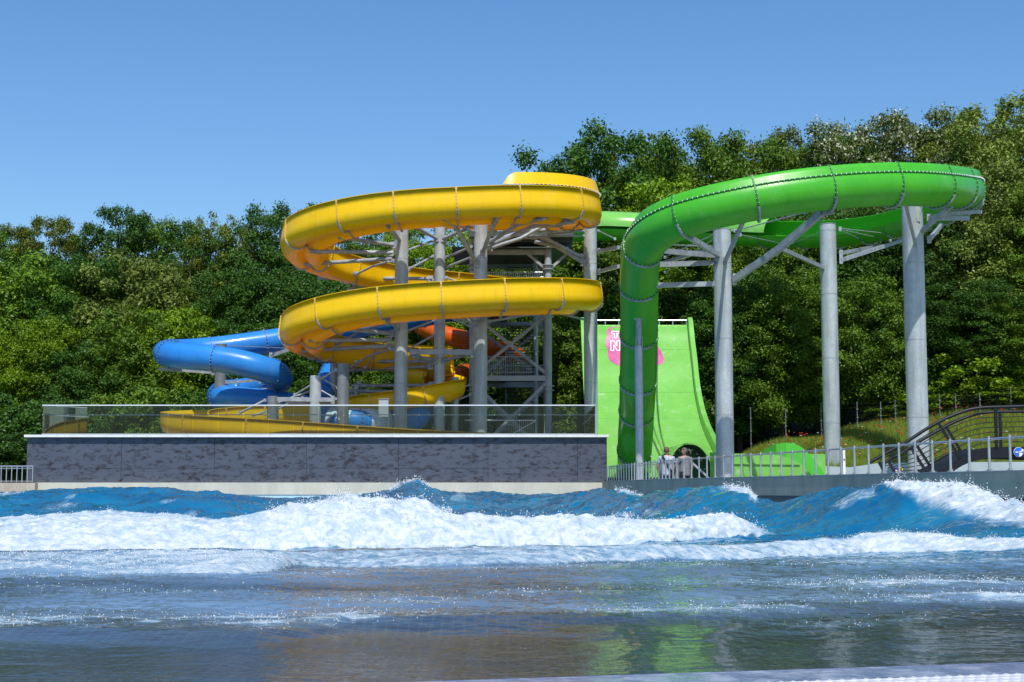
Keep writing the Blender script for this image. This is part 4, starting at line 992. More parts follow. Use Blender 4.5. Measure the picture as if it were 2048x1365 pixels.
# exit arch in the right half of the wall foot
ea = empty('slide_tunnel', 'dark arched tunnel mouth at the foot of the light green wall behind the people', 'tunnel', (7.7, 68, ZD))
cxx = xat(1379, 67.5); hw = 1.22; ztop = zat(886, 67.5)
def archp(a, hw_, ht, y): return Vector((cxx + hw_ * math.copysign(abs(math.cos(a)) ** .86, math.cos(a)), y, ZD + ht * max(0.0, math.sin(a)) ** .95))
q = MB(); K = 26
for (h1, t1, flip) in ((hw, ztop - ZD, False), (hw - .05, ztop - ZD - .05, True)):
    vs = [archp(math.pi * k / K, h1 if y_ > 70 else h1, t1 , y_) for y_ in (67.5, 69, 71, 73) for k in range(K + 1)]
    fs = [(i * (K + 1) + k, i * (K + 1) + k + 1, (i + 1) * (K + 1) + k + 1, (i + 1) * (K + 1) + k) for i in range(3) for k in range(K)]
    q.add(vs, [f[::-1] for f in fs] if flip else fs, 1 if flip else 0, True)
vs = [archp(math.pi * k / K, hw, ztop - ZD, 67.49) for k in range(K + 1)] + [archp(math.pi * k / K, hw - .07, ztop - ZD - .07, 67.49) for k in range(K + 1)]
q.add(vs, [(k, k + 1, K + 2 + k, K + 1 + k) for k in range(K)], 0)
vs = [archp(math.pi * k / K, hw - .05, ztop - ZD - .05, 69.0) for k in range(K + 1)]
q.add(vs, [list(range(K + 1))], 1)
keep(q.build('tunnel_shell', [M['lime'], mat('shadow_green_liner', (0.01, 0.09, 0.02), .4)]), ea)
q = MB()
for k in range(3, 24, 2):
    v = archp(math.pi * k / K, hw - .22, ztop - ZD - .22, 68.97); q.box(v, (.06, .04, .06))
keep(q.build('bolt_ring', M['bolt']), ea)
# run out trough with fin
rt = empty('runout_trough', 'low light green splash trough right of the wave wall', 'slide trough', (12, 60, ZD))
q = MB(); tp = catmull([(9.6, 69.2, 1.0), (10.4, 67.3, 1.0), (11.2, 66.3, 1.0), (12.2, 66.0, 1.0), (13.2, 65.9, 1.0), (13.9, 65.9, 1.0)], 8)
frt = frames(resample(tp, .25)); sec = [(-.95, zat(908, 66.5) - 1.0), (-.93, .6), (-.86, .1), (-.6, -.22), (0, -.32), (.6, -.22), (.8, 0), (.86, .12)]
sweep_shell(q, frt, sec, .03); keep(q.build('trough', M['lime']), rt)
q = MB(); 
# tall curved end fin (disc arc)
top = [(1506, 912), (1522, 905), (1535, 896), (1552, 888), (1572, 885.5), (1590, 888), (1605, 896), (1618, 908), (1632, 924), (1644, 940), (1655, 958), (1661, 975)]
Yf = 64.4
tpv = [at(x, y, Yf + 1.6 * max(0, (1560 - x) / 60)) for x, y in top]
for dy, flip in ((0, False), (.12, True)):
    vs = [v + Vector((0, dy, 0)) for v in tpv] + [Vector((v.x, v.y + dy, ZD)) for v in tpv]
    n_ = len(tpv); fs = [(k, k + 1, n_ + k + 1, n_ + k) for k in range(n_ - 1)]
    q.add(vs, [f[::-1] for f in fs] if flip else fs, 0, False)
q.add([v for v in tpv] + [v + Vector((0, .12, 0)) for v in tpv], [(k, n_ + k, n_ + k + 1, k + 1) for k in range(n_ - 1)], 0)
keep(q.build('end_fin', mat('bright_green_gelcoat', (.075, .50, .035), .3, var=.15, coat=.3)), rt)
q = MB()
# light front wall of the run-out, swinging up to the fin
fpv = [(1420, 905), (1450, 907), (1500, 908), (1545, 909), (1575, 915), (1600, 927), (1618, 944), (1628, 960)]
fv = [at(x, y, 63.2) for x, y in fpv]; n_ = len(fv)
for dy, flip in ((0, False), (.1, True)):
    vs = [v + Vector((0, dy, 0)) for v in fv] + [Vector((v.x, v.y + dy, ZD)) for v in fv]
    fs = [(k, k + 1, n_ + k + 1, n_ + k) for k in range(n_ - 1)]
    q.add(vs, [f[::-1] for f in fs] if flip else fs)
q.add(fv + [v + Vector((0, .1, 0)) for v in fv], [(k, n_ + k, n_ + k + 1, k + 1) for k in range(n_ - 1)])
q.bar(at(1420, 927, 63.16), at(1600, 929, 63.16), .05, .05)
keep(q.build('front_wall', M['lime']), rt)
# small grey stair beside the people
st = empty('access_stair', 'small grey steel stair with a sloping handrail right of the people', 'stair', (7.2, 62.8, ZD))
q = MB(); a = at(1383, 925, 62.5); b_ = at(1424, 962, 62.5); q.bar(a, b_, .1, .08); keep(q.build('handrail', M['steel_arm']), st)
q = MB()
for k in range(5): q.box((a.x - .2 - k * .26, 62.8, (ZD + zat(924, 62.8)) / 2), (.18, .06, zat(924, 62.8) - ZD))
keep(q.build('side_panel', M['steel_dark']), st)

# ---------------- blue slides
def tube_slide(root, P, r, mats, every=2.2, phase=.3, part='tube', n=26, fh=.06):
    P = resample(P, .3); fr = frames(P); q = MB()
    q.tube(P, r, n, 0, cap=False)
    # inner skin so the open ends show thickness
    q.tube(P, r - .03, n, 0, cap=False)
    keep(q.build(part, mats[0]), root)
    sec = [(r * math.cos(a), r * math.sin(a)) for a in np.linspace(0, 2 * math.pi, 33)][::-1]
    sec = sec[::-1]
    i = phase * every / .3
    while i < len(fr):
        f = flange(fr[int(i)], sec, fh, .016, mats, pitch=.2)
        keep(f.build('joint_flange', [mats[1], M['bolt'], M['steel_arm']]), root); i += every / .3
    return fr
bs = empty('blue_slide', 'closed blue tube slide doubling back in a wide bend left of the yellow loops', 'water slide', (-15, 78, TZ))
bp_ = [(905, 620, 86), (800, 640, 85), (700, 655, 84), (620, 668, 83), (560, 680, 82.3), (500, 689, 81.8), (440, 697, 81.4), (385, 702, 80.8), (350, 704, 79.6), (332, 706, 77.8), (338, 709, 76), (368, 713, 75), (420, 717, 74.6), (470, 724, 74.5), (515, 735, 74.6), (548, 746, 75.2), (560, 757, 76.6), (548, 770, 78.3), (515, 777, 79.6), (478, 783, 80), (447, 786, 79.5), (440, 793, 78), (465, 798, 76.6), (520, 803, 76.4), (585, 812, 77), (640, 822, 78)]
tube_slide(bs, catmull([at(*p) for p in bp_], 5), .655, [M['blue'], M['seam_b']], every=3.1, phase=.6)
bc = column('steel_column', 'grey column standing inside the bend of the blue tube', 427, 449, 690, 77.2, 2.2, 'columns of the blue slide', 'steel_dark', cap=True, cat='column', arms=[
    ('beam', [(318, 738), (428, 746)], .14, [77, 77]), ('beam', [(350, 742), (430, 742)], .1, [80, 77.3]), ('beam', [(505, 762), (449, 766)], .14, [76, 77.2]), ('beam', [(567, 780), (449, 778)], .14, [76.5, 77.2]), ('beam', [(520, 793), (449, 789)], .12, [78.5, 77.2]),
    ('rod', [(575, 697), (450, 692)], .04, [82, 77.2]), ('rod', [(500, 790), (450, 746)], .035, [79, 77.2]), ('rod', [(520, 765), (450, 742)], .035, [76, 77.2]), ('beam', [(583, 698), (540, 712)], .17, [82, 81])])
bs2 = empty('blue_slide', 'short thick blue tube with a trough painted pale as if lit from above behind the glass under the yellow loops', 'water slide', (-6, 77, TZ))
tube_slide(bs2, catmull([at(*p) for p in [(668, 735, 84), (656, 760, 82), (648, 792, 79), (648, 822, 76), (662, 838, 73.9), (695, 842, 73.1), (735, 844, 73.4), (775, 846, 74.9), (808, 846, 75.3), (834, 836, 75.4), (846, 815, 76.8)]], 6), .60, [M['blue'], M['seam_b']], every=2.4)
q = MB(); q.add([at(685, 815, 76.8), at(776, 820, 76.8), at(776, 862, 76.6), at(685, 852, 76.6)], [(0, 3, 2, 1)]); 
q = MB(); fr_ = frames(resample([at(668, 839, 73.6), at(695, 842, 73.1), at(735, 844, 73.4), at(765, 845.5, 74.5)], .3)); sweep_shell(q, fr_, [(x * .62, y * .62) for x, y in [(math.cos(R(a)), math.sin(R(a))) for a in range(0, 361, 15)]], .03)
keep(q.build('toplit_trough', mat('toplit_blue_gelcoat', (.42, .62, .78), .3, c2=(.75, .84, .9), vscale=4, lo=.45, hi=.6)), bs2)  # pale shell puts the light falling on the blue trough into its colour
os_ = empty('orange_slide', 'orange tube slide winding behind the columns and through the stair tower', 'water slide', (-1, 88, TZ))
tube_slide(os_, catmull([at(*p) for p in [(832, 640, 93), (850, 655, 90.5), (880, 668, 89), (915, 677, 88.6), (950, 686, 88.6), (985, 697, 89), (1020, 708, 90.5), (1045, 720, 93), (1045, 728, 96), (1010, 736, 97.5), (970, 742, 96), (940, 746, 93), (925, 750, 90.5), (912, 756, 89), (885, 770, 89)]], 6), .56, [M['orange'], mat('orange_flange', (.4, .06, .004), .4)], every=1.5)

# ---------------- stair tower
tw = empty('stair_tower', 'open steel stair tower with crossed braces behind the yellow loops', 'stair tower', (0, 83, TZ))
TY0, TY1 = 80.2, 85.4; tx0, tx1 = xat(944, TY0), xat(1097, TY0)
ztw = zat(492, TY0)
for x, y_, r_ in ((tx0, TY0, .16), (tx1, TY0, .19), (tx0, TY1, .16), (tx1, TY1, .16), (xat(1072, 83), 83, .13)):
    q = MB(); q.cyl((x, y_, TZ), (x, y_, zat(436, 80)), r_, 14)
    for zz_ in (zat(777, TY0), zat(535, TY0)): q.cyl((x, y_, zz_ - .14), (x, y_, zz_ - .1), r_ + .13, 12); q.cyl((x, y_, zz_ + .1), (x, y_, zz_ + .14), r_ + .13, 12); 
    keep(q.build('column', M['tower']), tw)
levels = [zat(757, TY0), zat(628, TY0), zat(560, TY0), zat(505, TY0)]
for i, z in enumerate(levels):
    q = MB(); h = .28 if i != 2 else .15
    for y_ in (TY0, TY1): q.box(((tx0 + tx1) / 2, y_, z), (tx1 - tx0 - .3, .16, h))
    for x in (tx0, tx1): q.box((x, (TY0 + TY1) / 2, z), (.14, TY1 - TY0 - .36, h * .9))
    q.box((tx0 + 1.0, (TY0 + TY1) / 2, z + h * .5), (1.7, TY1 - TY0, .04), 1)
    if i == 3: q.box(((tx0 + tx1) / 2, (TY0 + TY1) / 2, z + h * .5 + .05), (tx1 - tx0 + 2.2, TY1 - TY0 + 1, .05), 1)
    keep(q.build('platform', [M['tower'], M['tread']]), tw)
q = MB(); z = zat(470, 80); q.box(((tx0 + tx1) / 2 + .6, 82.8, z), (5.6, 6.2, .3), 0)
for k in range(6): q.box(((tx0 + tx1) / 2 + .6, 80.2 + k, z - .25), (5.6, .12, .25), 0)
keep(q.build('start_platform', M['tread']), tw)
def braces(z0, z1, y_=TY0 - .05):
    q = MB(); q.bar((tx0 + .1, y_, z0), (tx1 - .1, y_, z1), .09, .17); q.bar((tx0 + .1, y_ + .12, z1), (tx1 - .1, y_ + .12, z0), .09, .17); q.box(((tx0 + tx1) / 2, y_ - .05, (z0 + z1) / 2), (.34, .03, .34)); keep(q.build('cross_brace', M['steel_arm']), tw)
braces(levels[0] + .25, levels[1] - .1); braces(TZ + .1, levels[0] - .25); braces(levels[0] + .25, levels[1] - .1, TY1); braces(levels[1] + .2, levels[3] - .2, TY1); braces(TZ + .1, levels[0] - .25, TY1)
q = MB(); q.bar((tx1 - 1.1, TY0, levels[3] - .1), (tx1, TY0, levels[3] - 1.0), .1, .14); q.bar((tx1 + 1.0, TY0, levels[3] - .1), (tx1, TY0, levels[3] - 1.0), .1, .14); keep(q.build('knee_brace', M['steel_arm']), tw)
# stair flights, climbing away and back
zs = [TZ, levels[0], levels[1], levels[3]]
for i in range(3):
    z0, z1 = zs[i], zs[i + 1]; q = MB(); sx0, sx1 = xat(1012, 83), xat(1070, 83)
    nst = 20
    for k in range(nst):
        f = k / nst; y_ = TY0 + .7 + (TY1 - TY0 - 1.2) * f; z = z0 + (z1 - z0) * f
        q.box(((sx0 + sx1) / 2, y_, z), (sx1 - sx0, .17, .04))
    for x in (sx0, sx1): q.bar((x, TY0 + .6, z0), (x, TY1 - .4, z1), .05, .24)
    keep(q.build('stair_flight', M['tread']), tw)
    q = MB()
    for x in (sx0, sx1):
        q.bar((x, TY0 + .6, z0 + 1), (x, TY1 - .4, z1 + 1), .04, .04)
        for k in range(12): f = k / 11; y_ = TY0 + .6 + (TY1 - TY0 - 1) * f; z = z0 + (z1 - z0) * f; q.cyl((x, y_, z), (x, y_, z + 1), .012, 5)
    keep(q.build('stair_rail', M['tower']), tw)
def fence_row(root, a, b_, h, n_, nm='guard_rail', m_='stainless', r_=.014):
    a = Vector(a); b_ = Vector(b_); q = MB(); up = Vector((0, 0, h))
    q.cyl(a + up, b_ + up, .028, 6); q.cyl(a + Vector((0, 0, .1)), b_ + Vector((0, 0, .1)), .02, 6)
    for k in range(n_ + 1): v = a.lerp(b_, k / n_); q.cyl(v, v + up, r_, 5)
    return keep(q.build(nm, M[m_]), root)
fence_row(tw, (xat(975, TY0), TY0 - .02, zat(749, TY0)), (xat(1062, TY0), TY0 - .02, zat(749, TY0)), zat(714, TY0) - zat(749, TY0), 22, m_='tower')
fence_row(tw, (xat(974, TY0), TY0 - .02, levels[2] + .05), (xat(1088, TY0), TY0 - .02, levels[2] + .05), zat(545, TY0) - levels[2] - .05, 26)
fence_row(tw, (tx0 + .2, TY1 - .1, levels[0]), (tx1 - .2, TY1 - .1, levels[0]), 1.1, 24, m_='tower')
sr = empty('terrace_railing', 'white tube gate railing on the terrace at the foot of the stair tower', 'railing', (xat(1040, 76), 76, TZ))
q = MB()
a, b_ = at(930, 841, 76), at(1072, 841, 76); q.tube([a, b_, Vector((b_.x, 76, TZ))], .03, 8); q.cyl(at(1018, 872, 76), at(1070, 843, 76), .025, 8); keep(q.build('frame_tube', M['white']), sr)
fence_row(sr, (xat(1016, 76.3), 76.3, TZ + .05), (xat(1066, 76.3), 76.3, TZ + .05), zat(844, 76.3) - TZ, 13)
# small metal start shelter roof edges right of tower
# ------------------------------------------------------------------ footbridge on the right
fbr = empty('arched_footbridge', 'dark arched footbridge with wire railings at the right edge behind the railing', 'footbridge', (13.5, 45, ZD))
def z4p(x, y): return (1700 + x / 5.885, 780 + y / 5.885)
def BR(x, y, Y): return at(*z4p(x, y), Y)
topg = [(960, 985), (1040, 940), (1150, 890), (1240, 830), (1330, 778), (1390, 742), (1450, 716), (1540, 690), (1650, 676), (1850, 672), (2048, 672), (2400, 680), (2800, 705)]
botg = [(1190, 985), (1240, 945), (1310, 900), (1390, 862), (1450, 845), (1540, 822), (1640, 808), (1850, 802), (2048, 802), (2400, 812), (2800, 840)]
def rs(pts, n_): return resample([Vector((x, y, 0)) for x, y in pts], sum((Vector(pts[i + 1]) - Vector(pts[i])).length for i in range(len(pts) - 1)) / n_)
for Yb in (44.0, 46.2):
    A = [BR(v.x, v.y, 44.0) for v in rs(topg, 40)]; B = [BR(v.x, v.y, 44.0) for v in rs(botg, 40)]; n_ = min(len(A), len(B)); q = MB()
    dY = Yb - 44
    Fv = [v + Vector((0, dY, 0)) for v in A[:n_]] + [v + Vector((0, dY, 0)) for v in B[:n_]]; Bv = [v + Vector((0, .12, 0)) for v in Fv]
    q.add(Fv, [(k, n_ + k, n_ + k + 1, k + 1) for k in range(n_ - 1)]); q.add(Bv, [(k + 1, n_ + k + 1, n_ + k, k) for k in range(n_ - 1)])
    q.add(Fv[:n_] + Bv[:n_], [(k, k + 1, n_ + k + 1, n_ + k) for k in range(n_ - 1)]); q.add(Fv[n_:] + Bv[n_:], [(k + 1, k, n_ + k, n_ + k + 1) for k in range(n_ - 1)])
    keep(q.build('girder', M['darkmetal']), fbr)
q = MB(); A = [BR(v.x, v.y + 12, 44.0) for v in rs(topg, 40)]
A1 = [v + Vector((0, .13, 0)) for v in A]; A2 = [v + Vector((0, 2.19, 0)) for v in A]; n_ = len(A)
q.add(A1 + A2, [(k, k + 1, n_ + k + 1, n_ + k) for k in range(n_ - 1)]); q.add([v - Vector((0, 0, .06)) for v in A1 + A2], [(k + 1, k, n_ + k, n_ + k + 1) for k in range(n_ - 1)])
keep(q.build('walkway', M['darkmetal']), fbr)
hr = [(220, 862), (330, 800), (480, 716), (600, 650), (740, 565), (880, 472), (1000, 402), (1120, 340), (1250, 285), (1350, 248), (1450, 225), (1560, 210), (1700, 204), (1900, 200), (2048, 195), (2400, 192), (2800, 205)]
hr2 = [(370, 880), (520, 793), (700, 688), (840, 597), (980, 512), (1100, 450), (1200, 395), (1300, 350), (1400, 312), (1500, 285), (1600, 268), (1700, 259), (1850, 257), (2048, 257), (2400, 262), (2800, 280)]
def crail(pts, Y, r_, nm, m_='darkmetal'):
    q = MB(); q.tube([BR(v.x, v.y, Y) for v in rs(pts, 50)], r_, 8); keep(q.build(nm, M[m_]), fbr)
crail(hr, 44.0, .05, 'handrail'); crail(hr2, 46.2, .045, 'handrail')
for a, b_, Y in [((340, 850), (415, 985), 44), ((455, 850), (520, 960), 46.2), ((725, 690), (895, 965), 44), ((785, 655), (985, 965), 46.2), ((1040, 395), (1290, 795), 44), ((1135, 445), (1335, 775), 46.2), ((1712, 212), (1724, 680), 44), ((1763, 262), (1776, 676), 46.2), ((2230, 200), (2226, 680), 44), ((2300, 262), (2296, 680), 46.2)]:
    q = MB(); q.bar(BR(*a, Y), BR(*b_, Y), .075, .09, up=Vector((0, 1, 0))); keep(q.build('railing_post', M['darkmetal']), fbr)
q = MB()
for k in range(1, 8):
    f = k / 8
    pts_ = []
    T = rs(hr, 50); Bt = rs([(420, 985), (890, 985), (1100, 900), (1330, 778), (1450, 716), (1650, 676), (2048, 672), (2800, 705)], 50)
    for a, b_ in zip(T, Bt): v = a.lerp(b_, f); pts_.append(BR(v.x, v.y, 44.02))
    q.tube([p for p in pts_ if p.z > ZD + .3][2:], .014, 5)
keep(q.build('railing_wire', M['darkmetal']), fbr)
# round blue sign on the girder
def disc(c, r_, Yo, mi, q, n_=28): q.tube([Vector((c.x, c.y - Yo, c.z)), Vector((c.x, c.y - Yo + .012, c.z))], r_, n_, mi, sm=False)
sg = empty('round_sign', 'blue round pictogram sign on the dark footbridge girder', 'sign', BR(1985, 733, 43.9))
q = MB(); c = BR(1985, 733, 43.9); rr_ = 58 / 5.885 / FPX * 44
disc(c, rr_, 0, 1, q); disc(c, rr_ * .93, .014, 0, q)
def rel(px, py, Yo=.03): return c + Vector(((px - 1985) / 5.885 / FPX * 44, -Yo, -(py - 733) / 5.885 / FPX * 44))
q.add([rel(1945, 742), rel(1990, 738), rel(1990, 728), rel(1945, 730)], [(0, 1, 2, 3)], 1)
q.add([rel(1975, 728), rel(2018, 718), rel(2018, 728), rel(1985, 740)], [(0, 3, 2, 1)], 1)
q.add([rel(1986, 744), rel(2028, 740), rel(2020, 768), rel(2003, 784), rel(1988, 786)], [(0, 4, 3, 2, 1)], 1)
q.tube([rel(2026, 712, .028), rel(2026, 712, .036)], .035, 14, 1)
keep(q.build('plate', [M['signblue'], M['white']]), sg)
s1 = empty('round_sign', 'small dark blue round sign on the pale wall behind the railing', 'sign', at(1791.5, 941, 50.5)); q = MB(); c = at(1791.5, 941, 50.5); q.tube([c, c + Vector((0, .02, 0))], 5.6 / FPX * 50.5 * 1.0, 22, 0, sm=False); q.box(c + Vector((.02, -.006, -.03)), (.07, .01, .08), 1); keep(q.build('plate', [mat('navy', (.01, .03, .2), .4), M['white']]), s1)
s2 = empty('round_sign', 'small yellow round warning sign beside the dark blue one on the pale wall', 'sign', at(1801.5, 939, 50.5)); q = MB(); c = at(1801.5, 939, 50.5); q.tube([c, c + Vector((0, .02, 0))], 5.4 / FPX * 50.5, 22, 1, sm=False); q.tube([c + Vector((0, -.012, 0)), c], 4.3 / FPX * 50.5, 22, 0, sm=False)
q.bar(c + Vector((-.03, -.02, -.04)), c + Vector((.03, -.02, .04)), .012, .02, 1); q.bar(c + Vector((.03, -.024, -.04)), c + Vector((-.03, -.024, .04)), .012, .02, 1); keep(q.build('plate', [M['signyellow'], M['black']]), s2)
for e_, x in ((s1, 1791.5), (s2, 1801.5)):
    q = MB(); c = at(x, 944, 50.54); q.cyl((c.x, 50.54, ZD), (c.x, 50.54, c.z), .02, 6); keep(q.build('post', M['stainless']), e_)
wp_ = MB(); c = at(1688, 925, 56.5); wp_.box((c.x, 56.5, (ZD + c.z + .45) / 2), (.09, .06, c.z + .45 - ZD)); wp_.box((c.x, 56.46, c.z + .1), (.05, .01, .06), 1); o = wp_.build('marker_post', [M['white'], M['black']]); tag(o, 'short white marker post behind the railing beside the middle column', 'post')

# ------------------------------------------------------------------ meadow fence
mf = empty('mesh_fence', 'thin wire mesh fence along the top of the poppy meadow', 'fence', (20, 83, 4))
fx = [(1502, 882, 817), (1572, 873, 820), (1643, 862, 808), (1715, 853, 806), (1762, 845, 806), (1791, 842, 802), (1819, 840, 798), (1880, 838, 790), (1912, 832, 790), (1960, 815, 790), (2022, 805, 775), (2080, 800, 765), (2140, 795, 755)]
fpz = []
for i, (x, yb, yt) in enumerate(fx):
    Y = 85 - i * .3; a = at(x, yb, Y); t_ = at(x, yt, Y); gz = tz(a.x, Y); fpz.append((a.x, Y, gz, t_.z))
    q = MB(); q.cyl((a.x, Y, gz - .2), (a.x, Y, t_.z), .025, 8); q.cyl((a.x, Y, t_.z), (a.x, Y, t_.z + .06), .035, 8)
    for f in (.3, .55, .8): q.box((a.x, Y - .04, gz + (t_.z - gz) * f), (.1, .05, .06))
    keep(q.build('post', M['steel_dark']), mf)
q = MB()
for i in range(2, len(fpz) - 1):
    a, c = fpz[i], fpz[i + 1]
    for f in np.linspace(.08, .97, 9): q.cyl((a[0], a[1], a[2] + (a[3] - a[2]) * f), (c[0], c[1], c[2] + (c[3] - c[2]) * f), .006, 4)
    nv = int((c[0] - a[0]) / .25)
    for k in range(1, nv): f = k / nv; X = a[0] + (c[0] - a[0]) * f; Yw = a[1] + (c[1] - a[1]) * f; z0 = a[2] + (c[2] - a[2]) * f; z1_ = a[3] + (c[3] - a[3]) * f; q.cyl((X, Yw, z0), (X, Yw, z1_ - .05), .004, 3)
keep(q.build('wire_mesh', M['darkmetal']), mf)

# ------------------------------------------------------------------ meadow: blades and flowers
rng = np.random.default_rng(9)
nB = 130000
bx = rng.uniform(8.5, 38, nB); by = 71.2 + 16 * rng.random(nB) ** 1.1
keepm = (np.abs(bx / by) < .43)
bx = bx[keepm]; by = by[keepm]; bz = terrain(bx, by)
cl = fbm(bx * .35, by * .35, 3, 3); hgt = (.36 + .26 * rng.random(len(bx))) * (1 + .6 * cl)
ang = rng.uniform(0, math.pi, len(bx)); wd = rng.uniform(.015, .035, len(bx)); lx = rng.normal(0, .09, len(bx)); ly = rng.normal(0, .09, len(bx))
dx, dy = np.cos(ang) * wd, np.sin(ang) * wd
V = np.stack([np.stack([bx - dx, by - dy, bz - .03], -1), np.stack([bx + dx, by + dy, bz - .03], -1), np.stack([bx + lx, by + ly, bz + hgt], -1)], 1).reshape(-1, 3)
F = np.arange(len(V)).reshape(-1, 3)
def leafmat(name, c, c2, trans=.35, rough=.4, seedvar=1.0, flower=None, ffrac=.0):
    m = bpy.data.materials.new(name); m.use_nodes = True; t = m.node_tree; n = t.nodes; lk = t.links; p = n['Principled BSDF']
    ge = n.new('ShaderNodeNewGeometry'); ns = n.new('ShaderNodeTexNoise'); ns.inputs['Scale'].default_value = .55; ns.inputs['Detail'].default_value = 3
    oi = n.new('ShaderNodeObjectInfo'); ad = n.new('ShaderNodeVectorMath'); ad.operation = 'ADD'; lk.new(ge.outputs['Position'], ad.inputs[0])
    lk.new(ad.outputs[0], ns.inputs['Vector'])
    a1_ = n.new('ShaderNodeMath'); a1_.operation = 'MULTIPLY_ADD'; lk.new(ge.outputs['Random Per Island'], a1_.inputs[0]); a1_.inputs[1].default_value = .75; a1_.inputs[2].default_value = -.38
    a2_ = n.new('ShaderNodeMath'); a2_.operation = 'ADD'; a2_.use_clamp = True; lk.new(a1_.outputs[0], a2_.inputs[0]); lk.new(ns.outputs[0], a2_.inputs[1])
    mx = n.new('ShaderNodeMix'); mx.data_type = 'RGBA'; mx.inputs[6].default_value = (*c, 1); mx.inputs[7].default_value = (*c2, 1); lk.new(a2_.outputs[0], mx.inputs[0])
    cc = mx.outputs[2]
    if flower:
        gt = n.new('ShaderNodeMath'); gt.operation = 'LESS_THAN'; lk.new(ge.outputs['Random Per Island'], gt.inputs[0]); gt.inputs[1].default_value = ffrac
        m2_ = n.new('ShaderNodeMix'); m2_.data_type = 'RGBA'; lk.new(gt.outputs[0], m2_.inputs[0]); lk.new(cc, m2_.inputs[6]); m2_.inputs[7].default_value = (*flower, 1); cc = m2_.outputs[2]
    hv = n.new('ShaderNodeHueSaturation'); mr = n.new('ShaderNodeMapRange'); mr.inputs[3].default_value = .8; mr.inputs[4].default_value = 1.2; lk.new(oi.outputs['Random'], mr.inputs[0]); lk.new(mr.outputs[0], hv.inputs['Value']); lk.new(cc, hv.inputs['Color'])
    lk.new(hv.outputs[0], p.inputs['Base Color']); p.inputs['Roughness'].default_value = rough; p.inputs['Specular IOR Level'].default_value = .22
    tl = n.new('ShaderNodeBsdfTranslucent'); lk.new(hv.outputs[0], tl.inputs[0]); ms = n.new('ShaderNodeMixShader'); ms.inputs[0].default_value = trans * .6
    lk.new(p.outputs[0], ms.inputs[1]); lk.new(tl.outputs[0], ms.inputs[2]); lk.new(ms.outputs[0], n['Material Output'].inputs[0])
    return m
M['grass'] = leafmat('meadow_grass', (0.13, 0.20, 0.022), (0.26, 0.32, 0.05), .4)
o = bpy.data.objects.new('grass', npmesh('grass', V, F, [M['grass']], smooth=False)); col.objects.link(o); tag(o, 'tall wild grass covering the sloping poppy meadow', 'grass', kind='stuff')
# poppies and daisies
nP = 900
px_ = rng.uniform(8.5, 38, nP); py_ = 71.5 + 15 * rng.random(nP) ** .8
k_ = (np.abs(px_ / py_) < .43) & (fbm(px_ * .3, py_ * .3, 77, 3) > -.12); px_ = px_[k_]; py_ = py_[k_]
pz_ = terrain(px_, py_) + rng.uniform(.45, .75, len(px_)); rr_ = rng.uniform(.06, .10, len(px_))
ic = np.array([[math.cos(a), math.sin(a), .35] for a in np.linspace(0, 2 * math.pi, 6)[:-1]] + [[0, 0, -.3], [0, 0, .1]]); icf = np.array([[k, (k + 1) % 5, 5] for k in range(5)] + [[(k + 1) % 5, k, 6] for k in range(5)])
V = (np.stack([px_, py_, pz_], -1)[:, None] + ic[None] * rr_[:, None, None]).reshape(-1, 3); F = (icf[None] + 7 * np.arange(len(px_))[:, None, None]).reshape(-1, 3)
M['poppy'] = mat('poppy_petal', (.75, .05, .01), .5); M['daisy'] = mat('daisy_petal', (.75, .75, .7), .5)
kind_ = rng.random(len(px_)) < .2; mi_ = np.repeat(kind_.astype(int), 10)
o = bpy.data.objects.new('flowers', npmesh('flowers', V, F, [M['poppy'], M['daisy']], mi_)); col.objects.link(o); tag(o, 'scattered red poppies and white daisies in the meadow grass', 'flowers', kind='stuff')

